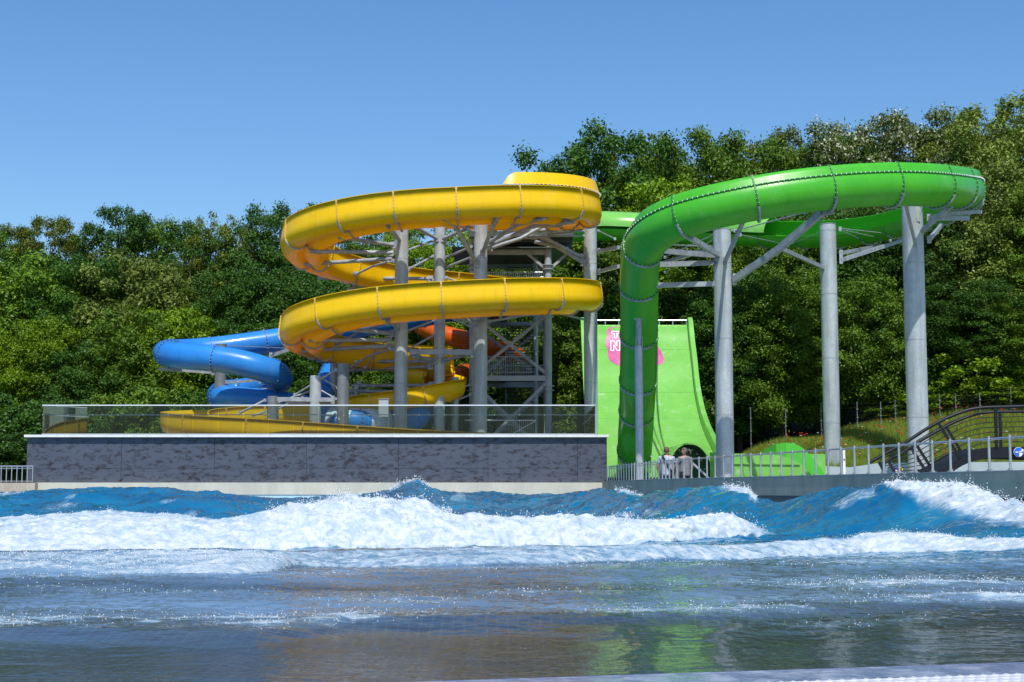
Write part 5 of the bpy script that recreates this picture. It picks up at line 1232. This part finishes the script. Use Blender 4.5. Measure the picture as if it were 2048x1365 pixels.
# ------------------------------------------------------------------ trees
def rot_dirs(n_, rng): 
    v = rng.normal(size=(n_, 3)); return v / np.linalg.norm(v, axis=1, keepdims=True)
def crown(seed, W, Hh, nclump, nleaf, leaf, clr=(.7, 1.5), shape=.5, droop=0, low=.0):
    """leaf quads on the shells of many clumps spread through an uneven crown, base at z=0"""
    rng = np.random.default_rng(seed)
    ns_ = int(nclump * .62); gi = np.arange(ns_) + .5
    fz = 1 - 2 * gi / ns_; fa = gi * 2.399963 + seed
    fib = np.stack([np.cos(fa) * np.sqrt(1 - fz ** 2), np.sin(fa) * np.sqrt(1 - fz ** 2), fz], -1) + rng.normal(0, .07, (ns_, 3))
    fib /= np.linalg.norm(fib, axis=1, keepdims=True)
    d = np.concatenate([fib, rot_dirs(nclump - ns_, rng)]); ph = np.arctan2(d[:, 1], d[:, 0])
    lob = 1 + .10 * np.sin(ph * 3 + seed + d[:, 2] * 2) + .08 * np.sin(ph * 5 + seed * 2.1 + d[:, 2] * 4) + .05 * rng.normal(size=nclump)
    rad = np.concatenate([rng.uniform(.86, 1.0, ns_), rng.uniform(.2, .9, nclump - ns_)]) * np.clip(lob, .75, 1.18)
    rad = np.where(np.abs(d[:, 2]) > .75, np.minimum(rad, .93), rad)
    C = d * rad[:, None]
    zf = np.clip((C[:, 2] + 1) / 2, -.02, 1.06) * .95
    wz = np.where(zf > shape, np.sqrt(np.clip(1 - ((zf - shape) / (1.12 - shape)) ** 2, .02, 1)), .72 + .28 * zf / shape)
    flat = np.linalg.norm(C[:, :2], axis=1, keepdims=True)
    xy = C[:, :2] / np.maximum(flat, .2) * np.minimum(1.1, np.maximum(flat, .2)) * (wz / np.sqrt(np.clip(1 - np.clip(C[:, 2:3], -.95, .95)[:, 0] ** 2, .1, 1)))[:, None] ** 1
    xy = np.clip(xy, -1.15, 1.15)
    P = np.stack([xy[:, 0] * W / 2, xy[:, 1] * W / 2, zf * Hh], -1)
    cr = rng.uniform(clr[0], clr[1], nclump) * (1.1 - .45 * np.clip(zf, 0, 1))
    w_ = cr ** 2; w_ /= w_.sum()
    k = rng.choice(nclump, nleaf, p=w_)
    dl = rot_dirs(nleaf, rng); dl[:, 2] = dl[:, 2] * .8 + .22; dl /= np.linalg.norm(dl, axis=1, keepdims=True)
    rl = cr[k] * (rng.random(nleaf) ** .35) * (1 + .25 * rng.normal(size=nleaf)).clip(.4, 1.5)
    L = P[k] + dl * rl[:, None] * np.array([1, 1, .75])
    L[:, 2] -= droop * rng.random(nleaf) * rl
    nrm = dl * .55 + np.array([0, 0, .55]) + rng.normal(size=(nleaf, 3)) * .5; nrm /= np.linalg.norm(nrm, axis=1, keepdims=True)
    t_ = np.cross(nrm, rng.normal(size=(nleaf, 3))); t_ /= np.linalg.norm(t_, axis=1, keepdims=True); b_ = np.cross(nrm, t_)
    s_ = leaf * rng.uniform(.6, 1.3, nleaf)[:, None]
    V = np.stack([L - t_ * s_ * .5, L + b_ * s_ * .26 + nrm * s_ * .06, L + t_ * s_ * .5, L - b_ * s_ * .26 + nrm * s_ * .06], 1).reshape(-1, 3)
    V = V[:, :]
    F = np.arange(len(V)).reshape(-1, 4)
    return V, F
def trunkmesh(seed, H, W, r0, m_, nl=9, start=.25):
    rd = random.Random(seed); q = MB()
    pts = [Vector((0, 0, -1.0))]; x = y_ = 0
    for k in range(1, 9): x += rd.uniform(-.18, .18); y_ += rd.uniform(-.18, .18); pts.append(Vector((x, y_, H * .86 * k / 8)))
    q.tube(pts, r0, 9, radii=[r0 * (1.25 if i == 0 else 1 - .85 * i / 8) for i in range(9)])
    for k in range(nl):
        f = start + (.9 - start) * k / nl; i = min(7, int(f * 8)); b0 = pts[i].lerp(pts[i + 1], f * 8 - i)
        a = k * 2.4 + rd.random(); L = W * .42 * (1.1 - f * .7); r_ = r0 * (1 - f) * .5 + .03
        d = Vector((math.cos(a), math.sin(a), .55)); p1 = b0 + d * L * .5 + Vector((0, 0, .1)); p2 = b0 + d * L + Vector((rd.uniform(-.4, .4), rd.uniform(-.4, .4), L * .3))
        q.tube([b0, p1, p2], r_, 6, radii=[r_, r_ * .7, r_ * .25])
        for sg in (-1, 1):
            e_ = p1 + Vector((math.cos(a + sg * .8), math.sin(a + sg * .8), .7)) * L * .5; q.tube([p1, e_], r_ * .4, 5, radii=[r_ * .5, r_ * .15])
    return q.mesh('trunk', [m_])
M['bark'] = mat('brown_bark', (.075, .062, .045), .9, var=.5, vscale=6, bump=.4); M['birchbark'] = mat('pale_birch_bark', (.42, .40, .36), .8, c2=(.12, .11, .1), vscale=3, stretch=(1, 1, 4))
LM = {'dark': leafmat('leaf_dark', (.026, .078, .008), (.075, .17, .018), .3, .42), 'mid': leafmat('leaf_mid', (.050, .115, .008), (.145, .25, .018), .35, .42),
      'fresh': leafmat('leaf_fresh', (.075, .16, .006), (.23, .36, .012), .4, .42), 'olive': leafmat('leaf_olive', (.072, .11, .010), (.18, .22, .02), .38, .45),
      'bloom': leafmat('leaf_bloom', (.058, .105, .015), (.16, .22, .035), .35, .42, flower=(.62, .62, .45), ffrac=.22), 'pale': leafmat('leaf_pale', (.085, .14, .02), (.24, .31, .05), .35, .4)}
# crown shapes: broad, tall, airy, bushy, shrub
SH = {}
def defshape(nm, W, Hh, nc, nl, leaf, clr, shape, droop, tr, bark='bark'):
    out = []
    for sd_ in (1, 2):
        V, F = crown(hash(nm) % 97 * 0 + sum(map(ord, nm)) + sd_ * 31, W, Hh, nc, nl, leaf, clr, shape, droop)
        out.append((V, F))
    SH[nm] = (out, W, Hh, tr, bark)
defshape('broad', 10.5, 16, 230, 112000, .235, (.7, 1.45), .45, 0, .32)
defshape('tall', 8.5, 18, 220, 104000, .22, (.6, 1.3), .4, 0, .3)
defshape('airy', 7.5, 16, 240, 76000, .175, (.5, 1.1), .5, 1.0, .2, 'birchbark')
defshape('bushy', 9, 11, 170, 84000, .235, (.65, 1.35), .4, 0, .25)
defshape('shrub', 5.5, 4.5, 50, 15000, .26, (.5, 1.0), .4, 0, .12)
meshes = {}
def crown_mesh(nm, v, lm):
    k = (nm, v, lm)
    if k not in meshes:
        V, F = SH[nm][0][v]
        meshes[k] = npmesh('crown', V, F, [LM[lm]], smooth=False)
    return meshes[k]
trunks = {}
def tree(name, label, px, top, Y, shape, lm, width=None, group='trees behind the water park', base=None, cat='tree'):
    outs, W, Hh, tr, bark = SH[shape]; random.seed(int(px * 13 + top)); v = random.randint(0, 1)
    X = xat(px, Y); gz = tz(X, Y) if base is None else base; zt = zat(top, Y)
    lift = 1.2 if shape != 'shrub' else .1
    sz = (zt - gz - lift) / (Hh * .935); sx = (width / W) if width else min(1.15, max(.66, sz * (.76 if Y > 99 else .92)))
    e = empty(name, label, cat, (X, Y, gz), group)
    rz = random.uniform(0, 6.28)
    c = link_mesh('crown', crown_mesh(shape, v, lm), e, (0, 0, lift), rz); c.scale = (sx, sx, sz)
    kk = shape
    if kk not in trunks: trunks[kk] = trunkmesh(sum(map(ord, kk)), Hh, W, tr, M[bark])
    t_ = link_mesh('trunk', trunks[kk], e, (0, 0, 0), rz); t_.scale = (sx, sx, sz * 1.02)
    return e
T = tree
# rear row, left to right
rear = [
 (-20, 448, 108, 'broad', 'mid', 'tree cut by the left edge of the picture, in the rear row of the wood'),
 (80, 428, 108, 'tall', 'olive', 'second rear tree from the left edge, with an olive crown against the sky'),
 (150, 446, 112, 'airy', 'olive', 'airy brownish birch between the olive tree and the highest left tree'),
 (228, 408, 106, 'tall', 'dark', 'highest tree on the left side of the wood, pointed dark crown'),
 (310, 434, 108, 'broad', 'mid', 'round topped rear tree just right of the pointed dark one'),
 (368, 448, 104, 'tall', 'dark', 'low rear tree left of the two birches'),
 (425, 420, 106, 'airy', 'olive', 'left of the two birches with light olive tops behind the blue slide'),
 (487, 432, 108, 'airy', 'olive', 'right of the two birches with light olive tops'),
 (560, 408, 106, 'broad', 'dark', 'dark rear tree rising just left of the yellow loops'),
 (640, 408, 108, 'tall', 'dark', 'dark tree whose tip shows over the upper left of the yellow loop'),
 (730, 455, 106, 'broad', 'mid', 'tree seen through the left half of the upper yellow loop'),
 (820, 450, 104, 'tall', 'fresh', 'yellow green tree seen between the two left steel columns'),
 (915, 452, 104, 'broad', 'fresh', 'yellow green tree seen through the middle of the upper loop'),
 (1000, 440, 108, 'broad', 'dark', 'dark tree directly behind the stair tower'),
 (1085, 372, 112, 'airy', 'mid', 'slender tree whose tip peeks over the top yellow bend'),
 (1172, 296, 106, 'tall', 'dark', 'dark round tree right above the top yellow bend'),
 (1225, 252, 104, 'broad', 'dark', 'tall dark tree left of the feathery birch on the skyline'),
 (1300, 262, 108, 'airy', 'olive', 'feathery grey green birch on the skyline left of the green slide'),
 (1385, 270, 104, 'broad', 'mid', 'round mid green tree on the skyline above the rising green slide'),
 (1478, 272, 106, 'broad', 'mid', 'wide mid green tree on the skyline over the middle of the green slide'),
 (1580, 260, 108, 'tall', 'olive', 'narrow olive pointed tree on the skyline'),
 (1640, 292, 106, 'tall', 'mid', 'low skyline tree between the olive pointed tree and a dark spire'),
 (1690, 268, 104, 'tall', 'dark', 'small dark spire left of the big blossoming tree'),
 (1760, 232, 104, 'broad', 'bloom', 'left half of the pair of big blossoming trees on the skyline'),
 (1850, 228, 103, 'broad', 'bloom', 'right half of the pair of big blossoming trees on the skyline'),
 (1925, 238, 106, 'tall', 'dark', 'dark tree right of the blossoming pair'),
 (1985, 212, 100, 'airy', 'olive', 'olive birch near the upper right corner of the wood'),
 (2050, 205, 98, 'broad', 'pale', 'tallest tree, pale green, cut by the right edge'),
 (2150, 215, 100, 'broad', 'mid', 'tree beyond the right edge of the picture'),
]
for (px, top, Y, sh, lm, lb_) in rear: T({'airy': 'birch_tree'}.get(sh, 'broadleaf_tree'), lb_, px, top, Y, sh, lm, 4.5 if px == 1085 else None)
mid = [
 (-30, 540, 99, 'bushy', 'fresh', 'fresh green tree at the left edge below the skyline row'),
 (60, 520, 98, 'bushy', 'mid', 'mid green tree second from the left in the middle row'),
 (160, 510, 97, 'broad', 'dark', 'dark tree in the middle row under the highest left tree'),
 (265, 520, 97, 'bushy', 'pale', 'whitish green tree in the middle row left of the birches'),
 (352, 560, 96, 'airy', 'olive', 'low airy birch with bare twigs above the blue tube'),
 (450, 545, 97, 'broad', 'dark', 'deep green tree in the middle row behind the blue tube'),
 (545, 530, 96, 'broad', 'dark', 'deep green tree touching the left end of the upper loop'),
 (650, 560, 97, 'bushy', 'dark', 'dark tree seen below the left end of the upper loop'),
 (745, 560, 97, 'bushy', 'dark', 'dark tree behind the left fan of steel arms'),
 (850, 560, 96, 'bushy', 'fresh', 'light green tree behind the slim column'),
 (930, 560, 97, 'bushy', 'dark', 'dark tree left of the stair tower between loops'),
 (1130, 500, 95, 'broad', 'mid', 'tree filling the gap right of the stair tower'),
 (1215, 440, 97, 'broad', 'dark', 'dark tree behind the top of the light green wall'),
 (1290, 360, 97, 'broad', 'fresh', 'yellowish green tree under the birch, left of the rising green slide'),
 (1385, 400, 96, 'broad', 'mid', 'tree behind the left bend of the green slide'),
 (1480, 470, 95, 'broad', 'dark', 'dark tree between the nearest and the free standing column, upper one'),
 (1580, 460, 94, 'broad', 'mid', 'tree behind the free standing column under the green loop'),
 (1680, 400, 96, 'broad', 'dark', 'dark tree right of the free standing column, seen over the far green run'),
 (1770, 420, 94, 'broad', 'dark', 'tree left of the thickest column in the middle row'),
 (1890, 430, 93, 'broad', 'dark', 'tree right of the thickest column in the middle row'),
 (1985, 330, 93, 'broad', 'pale', 'pale blossoming tree right of the green bend'),
 (2080, 380, 92, 'broad', 'mid', 'middle row tree cut by the right edge'),
]
for (px, top, Y, sh, lm, lb_) in mid: T({'airy': 'birch_tree'}.get(sh, 'broadleaf_tree'), lb_, px, top, Y, sh, lm)
front = [
 (-15, 690, 91, 'bushy', 'fresh', 'bright leafy tree at the left edge in the front row'),
 (75, 640, 92, 'bushy', 'fresh', 'bright green bushy tree left of the glass balustrade'),
 (175, 690, 91, 'bushy', 'dark', 'dark bushy tree over the left corner of the glass balustrade'),
 (255, 620, 92, 'bushy', 'mid', 'front row tree left of the blue tube bend'),
 (345, 620, 93, 'bushy', 'fresh', 'light topped front tree just above the blue tube bend'),
 (440, 640, 94, 'bushy', 'dark', 'front row tree directly behind the blue tube'),
 (530, 650, 93, 'bushy', 'dark', 'front row tree between the blue tube and the yellow loops'),
 (620, 690, 93, 'bushy', 'dark', 'front row tree under the left end of the lower loop'),
 (720, 700, 94, 'bushy', 'mid', 'front row tree behind the short forked columns'),
 (830, 690, 94, 'bushy', 'dark', 'front row tree behind the orange tube'),
 (930, 700, 96, 'bushy', 'dark', 'front row tree behind the foot of the stained column'),
 (1130, 640, 92, 'bushy', 'mid', 'front row tree between the stair tower and the light green wall'),
 (1230, 620, 96, 'bushy', 'dark', 'front row tree hidden behind the light green wall'),
 (1395, 590, 92, 'bushy', 'dark', 'dark tree right of the light green wall'),
 (1480, 560, 90, 'broad', 'dark', 'front row tree with low branches right of the column nearest the people'),
 (1560, 540, 89, 'broad', 'mid', 'front row tree left of the free standing column'),
 (1640, 600, 90, 'bushy', 'dark', 'shaded tree behind the free standing column'),
 (1740, 560, 88, 'bushy', 'mid', 'front row tree between the free standing and the thickest column'),
 (1830, 600, 88, 'bushy', 'dark', 'front row tree behind the thickest column'),
 (1950, 560, 87, 'broad', 'dark', 'front row tree right of the thickest column'),
 (2050, 600, 86, 'bushy', 'mid', 'front row tree at the right edge'),
]
for (px, top, Y, sh, lm, lb_) in front: T('broadleaf_tree', lb_, px, top, Y, sh, lm)
shr = [
 (1965, 705, 85.5, 'shrub', 'fresh', 5.5, 'tall light green sapling bush behind the footbridge railing'),
 (1870, 775, 86, 'shrub', 'fresh', 4.5, 'bush at the meadow top right of the thickest column'),
 (1800, 812, 86.5, 'shrub', 'mid', 4, 'small bush at the meadow fence left of the thickest column'),
 (2045, 775, 84, 'shrub', 'fresh', 5, 'bush at the right edge on top of the meadow'),
 (30, 800, 86, 'shrub', 'dark', 5, 'dark undergrowth bush at the lower left edge'),
 (110, 800, 84, 'shrub', 'dark', 5, 'dark bush behind the left corner of the wall'),
 (210, 790, 87, 'shrub', 'mid', 5, 'bush seen through the left glass panes'),
 (300, 780, 87, 'shrub', 'mid', 5, 'bush seen through the glass left of the lowest yellow bend'),
 (390, 790, 88, 'shrub', 'dark', 5, 'bush below the lower blue tube'),
 (8, 872, 70.6, 'shrub', 'dark', 3.6, 'low dark bush behind the left quay railing'),
 (-62, 870, 71, 'shrub', 'dark', 5, 'low bush left of the quay railing, cut by the picture edge'),
 (50, 872, 71.5, 'shrub', 'dark', 3, 'dark bush touching the left end of the mottled wall'),
 (1140, 790, 88, 'shrub', 'mid', 5, 'bush seen through the right end of the balustrade'),
]
for (px, top, Y, sh, lm, w_, lb_) in shr: T('shrub', lb_, px, top, Y, sh, lm, w_, group='bushes at the foot of the wood', cat='shrub')

# ------------------------------------------------------------------ people
def skin_mesh(name, verts, edges, radii, mat_, sub=2):
    me = bpy.data.meshes.new(name); me.from_pydata([tuple(v) for v in verts], edges, []); o = bpy.data.objects.new(name, me); col.objects.link(o)
    md = o.modifiers.new('s', 'SKIN'); md.use_smooth_shade = True
    for i, r_ in enumerate(radii):
        sv = me.skin_vertices[0].data[i]; sv.radius = r_ if isinstance(r_, tuple) else (r_, r_); sv.use_root = (i == 0)
    sb = o.modifiers.new('d', 'SUBSURF'); sb.levels = sub; sb.render_levels = sub
    bpy.context.view_layer.update()
    dg = bpy.context.evaluated_depsgraph_get(); ev = bpy.data.meshes.new_from_object(o.evaluated_get(dg))
    bpy.data.objects.remove(o); ev.materials.clear(); ev.materials.append(mat_)
    ev.polygons.foreach_set('use_smooth', [True] * len(ev.polygons)); return ev
def cloth(name, c): return mat(name, c, .85, var=.3, vscale=9, bump=.25, bscale=30)
SK = mat('skin', (.50, .27, .19), .55, var=.1)
def person(label, loc, rz, hair_c, shirt_c, pants_c, arms, hairtype, strap=False, head_turn=0, size=1.0, seated=False):
    e = empty('person', label, 'person', loc); e.rotation_euler = (0, 0, rz); e.scale = (size,) * 3
    # body faces +Y in its own frame; joints in metres
    v = [(0, 0, .94), (0, 0, 1.10), (0, .01, 1.28), (0, -.01, 1.42), (0, 0, 1.50), (0, .015, 1.57), (0, .02, 1.67), (0, .015, 1.75),
         (-.10, 0, .90), (-.11, .02, .50), (-.11, -.02, .09), (-.12, .13, .04), (.10, 0, .90), (.12, .03, .50), (.13, -.01, .09), (.14, .14, .04)]
    ed = [(0, 1), (1, 2), (2, 3), (3, 4), (4, 5), (5, 6), (6, 7), (0, 8), (8, 9), (9, 10), (10, 11), (0, 12), (12, 13), (13, 14), (14, 15)]
    rd = [(.165, .125), (.155, .115), (.18, .125), (.15, .10), .062, .066, (.082, .098), (.062, .075), (.10, .11), .068, .045, .04, (.10, .11), .068, .045, .04]
    for sg, (el, wr, ha) in zip((-1, 1), arms):
        b0 = len(v); v += [(sg * .205, -.01, 1.41), el, wr, ha]; ed += [(3, b0), (b0, b0 + 1), (b0 + 1, b0 + 2), (b0 + 2, b0 + 3)]; rd += [.062, .044, .030, (.036, .022)]
        # fingers and thumb
        W = Vector(wr); Hn = Vector(ha); d = (Hn - W).normalized(); sd_ = d.cross(Vector((0, 1, .2))).normalized()
        for k, (of_, ln) in enumerate(((-.03, .066), (-.010, .076), (.010, .070), (.030, .055))):
            i0_ = len(v); v += [tuple(Hn + sd_ * of_ + d * .03), tuple(Hn + sd_ * of_ * 1.1 + d * (.03 + ln * .55)), tuple(Hn + sd_ * of_ + d * (.03 + ln * .85) + Vector((0, .025, 0)))]
            ed += [(b0 + 3, i0_), (i0_, i0_ + 1), (i0_ + 1, i0_ + 2)]; rd += [.010, .009, .007]
        i0_ = len(v); v += [tuple(W.lerp(Hn, .5) + sd_ * -.035), tuple(Hn + sd_ * -.062 + d * .015 + Vector((0, .02, 0)))]; ed += [(b0 + 2, i0_), (i0_, i0_ + 1)]; rd += [.011, .009]
    me = skin_mesh('body', v, ed, rd, SK)
    # face: push a nose and brow on the head
    for p in me.vertices:
        c = p.co
        if c.z > 1.58 and c.y > .06 and abs(c.x) < .03 and 1.62 < c.z < 1.69: c.y += .022 * (1 - abs(c.x) / .03) * (1 if c.z < 1.67 else .4)
    o = link_mesh('body', me, e)
    # turn the head
    if head_turn:
        for p in me.vertices:
            if p.co.z > 1.54: 
                f = min(1, (p.co.z - 1.54) / .05); a = head_turn * f; x, y_ = p.co.x, p.co.y; p.co.x = x * math.cos(a) - y_ * math.sin(a); p.co.y = x * math.sin(a) + y_ * math.cos(a)
    def hd(x, y_, z): return Vector((x * math.cos(head_turn) - y_ * math.sin(head_turn), x * math.sin(head_turn) + y_ * math.cos(head_turn), z))
    q = MB()
    for sg in (-1, 1):
        q.tube([hd(sg * .088, .005, 1.615), hd(sg * .102, -.012, 1.65), hd(sg * .09, 0, 1.675)], .012, 6)
    keep2(q.build('ears', SK), e)
    q = MB()
    for sg in (-1, 1): q.box(hd(sg * .034, .108, 1.672), (.026, .012, .012))
    q.box(hd(0, .112, 1.602), (.045, .008, .008)); keep2(q.build('face_features', mat('face_dark', (.08, .03, .02), .6)), e)
    # hair: shell over back and top of head
    hv = []; hf_ = []; K_, J_ = 22, 12
    for j in range(J_ + 1):
        for k in range(K_):
            a = 2 * math.pi * k / K_; el_ = -.62 + (math.pi / 2 + .62) * j / J_
            front_ = math.sin(a) 
            if el_ < .62 and front_ > .05: el2 = .62 + (el_ - .62) * .12
            else: el2 = el_
            rr_ = 1.06 + .04 * math.sin(a * 7 + j * 2.1)
            hv.append(hd(math.cos(a) * math.cos(el2) * .092 * rr_, math.sin(a) * math.cos(el2) * .108 * rr_ + .010, 1.672 + math.sin(el2) * .108 * rr_))
    for j in range(J_):
        for k in range(K_): hf_.append((j * K_ + k, j * K_ + (k + 1) % K_, (j + 1) * K_ + (k + 1) % K_, (j + 1) * K_ + k))
    q = MB(); q.add(hv, hf_, 0, True)
    if hairtype == 'ponytail':
        q.tube([hd(0, -.09, 1.69), hd(0, -.15, 1.705), hd(0, -.19, 1.67), hd(0, -.20, 1.60), hd(.01, -.19, 1.54)], .03, 8, radii=[.025, .038, .04, .034, .012])
        q.tube([hd(-.092, .105, 1.672), hd(-.095, 0, 1.68)], .006, 5)
    keep2(q.build('hair', mat('hair', hair_c, .7, var=.4, vscale=30)), e)
    # clothes as slightly larger skins
    sv_ = [(0, 0, .80), (0, 0, 1.10), (0, .01, 1.28), (0, -.01, 1.42), (0, -.005, 1.49), (0, .0, .88), (0, .005, 1.55)]; se = [(0, 5), (5, 1), (1, 2), (2, 3), (3, 4), (4, 6)]; sr_ = [(.21, .17), (.20, .155), (.215, .16), (.20, .15), (.12, .12), (.215, .17), (.085, .09)]
    for sg, (el, wr, ha) in zip((-1, 1), arms):
        b0 = len(sv_); m_ = Vector((sg * .205, -.01, 1.41)).lerp(Vector(el), .8); sv_ += [(sg * .205, -.01, 1.405), tuple(m_)]; se += [(3, b0), (b0, b0 + 1)]; sr_ += [.088, .072]
    keep2(link_mesh('shirt', skin_mesh('shirt', sv_, se, sr_, cloth('shirt_cloth', shirt_c)), None), e)
    pv = [(0, 0, 1.06), (0, 0, .90), (-.105, 0, .86), (-.11, .02, .50), (-.11, -.02, .10), (.105, 0, .86), (.12, .03, .50), (.13, -.01, .10)]; pe = [(0, 1), (1, 2), (2, 3), (3, 4), (1, 5), (5, 6), (6, 7)]
    keep2(link_mesh('trousers', skin_mesh('trousers', pv, pe, [(.19, .15), (.20, .16), (.115, .125), .088, .07, (.115, .125), .088, .07], cloth('trouser_cloth', pants_c)), None), e)
    q = MB()
    for x_ in (-.115, .135): q.tube([(x_, -.06, .05), (x_, .05, .055), (x_, .17, .035)], .05, 8, radii=[.045, .052, .035])
    keep2(q.build('shoes', M['black']), e)
    if strap:
        q = MB()
        for k in range(10):
            f = k / 9; f2 = (k + 1) / 9
            pa = Vector((-.13 + .28 * f, -.155 - .02 * math.sin(f * 3.14), 1.47 - .5 * f)); pb = Vector((-.13 + .28 * f2, -.155 - .02 * math.sin(f2 * 3.14), 1.47 - .5 * f2)); q.bar(pa, pb, .012, .075, up=Vector((1, 0, .5)))
        q.bar(Vector((-.13, -.15, 1.47)), Vector((-.12, .02, 1.50)), .06, .014); q.box((.2, -.05, .92), (.13, .2, .2))
        keep2(q.build('shoulder_bag', M['black']), e)
    return e
def keep2(o, e): o.parent = e; return o
P1 = (xat(1333, 54.5), 54.5, ZD); P2 = (xat(1369, 54.2), 54.2, ZD)
k1 = (zat(894, 54.5) - ZD) / 1.785; k2 = (zat(895.5, 54.2) - ZD) / 1.785
person('person from behind in light blue shirt and jeans with a black shoulder strap', P1, R(-8), (.13, .08, .035), (.40, .47, .55), (.02, .04, .12),
       [((-.30, .02, 1.15), (-.27, .12, .93), (-.26, .16, .86)), ((.31, .05, 1.16), (.32, .22, 1.0), (.31, .28, .96))], 'short', strap=True, size=k1)
person('person in profile with ponytail, sunglasses and a dark grey shirt', P2, R(28), (.12, .09, .07), (.20, .20, .21), (.015, .015, .018),
       [((-.30, .08, 1.16), (-.24, .27, 1.02), (-.20, .34, 1.0)), ((.29, -.02, 1.15), (.30, .06, .92), (.29, .09, .84))], 'ponytail', head_turn=R(58), size=k2)
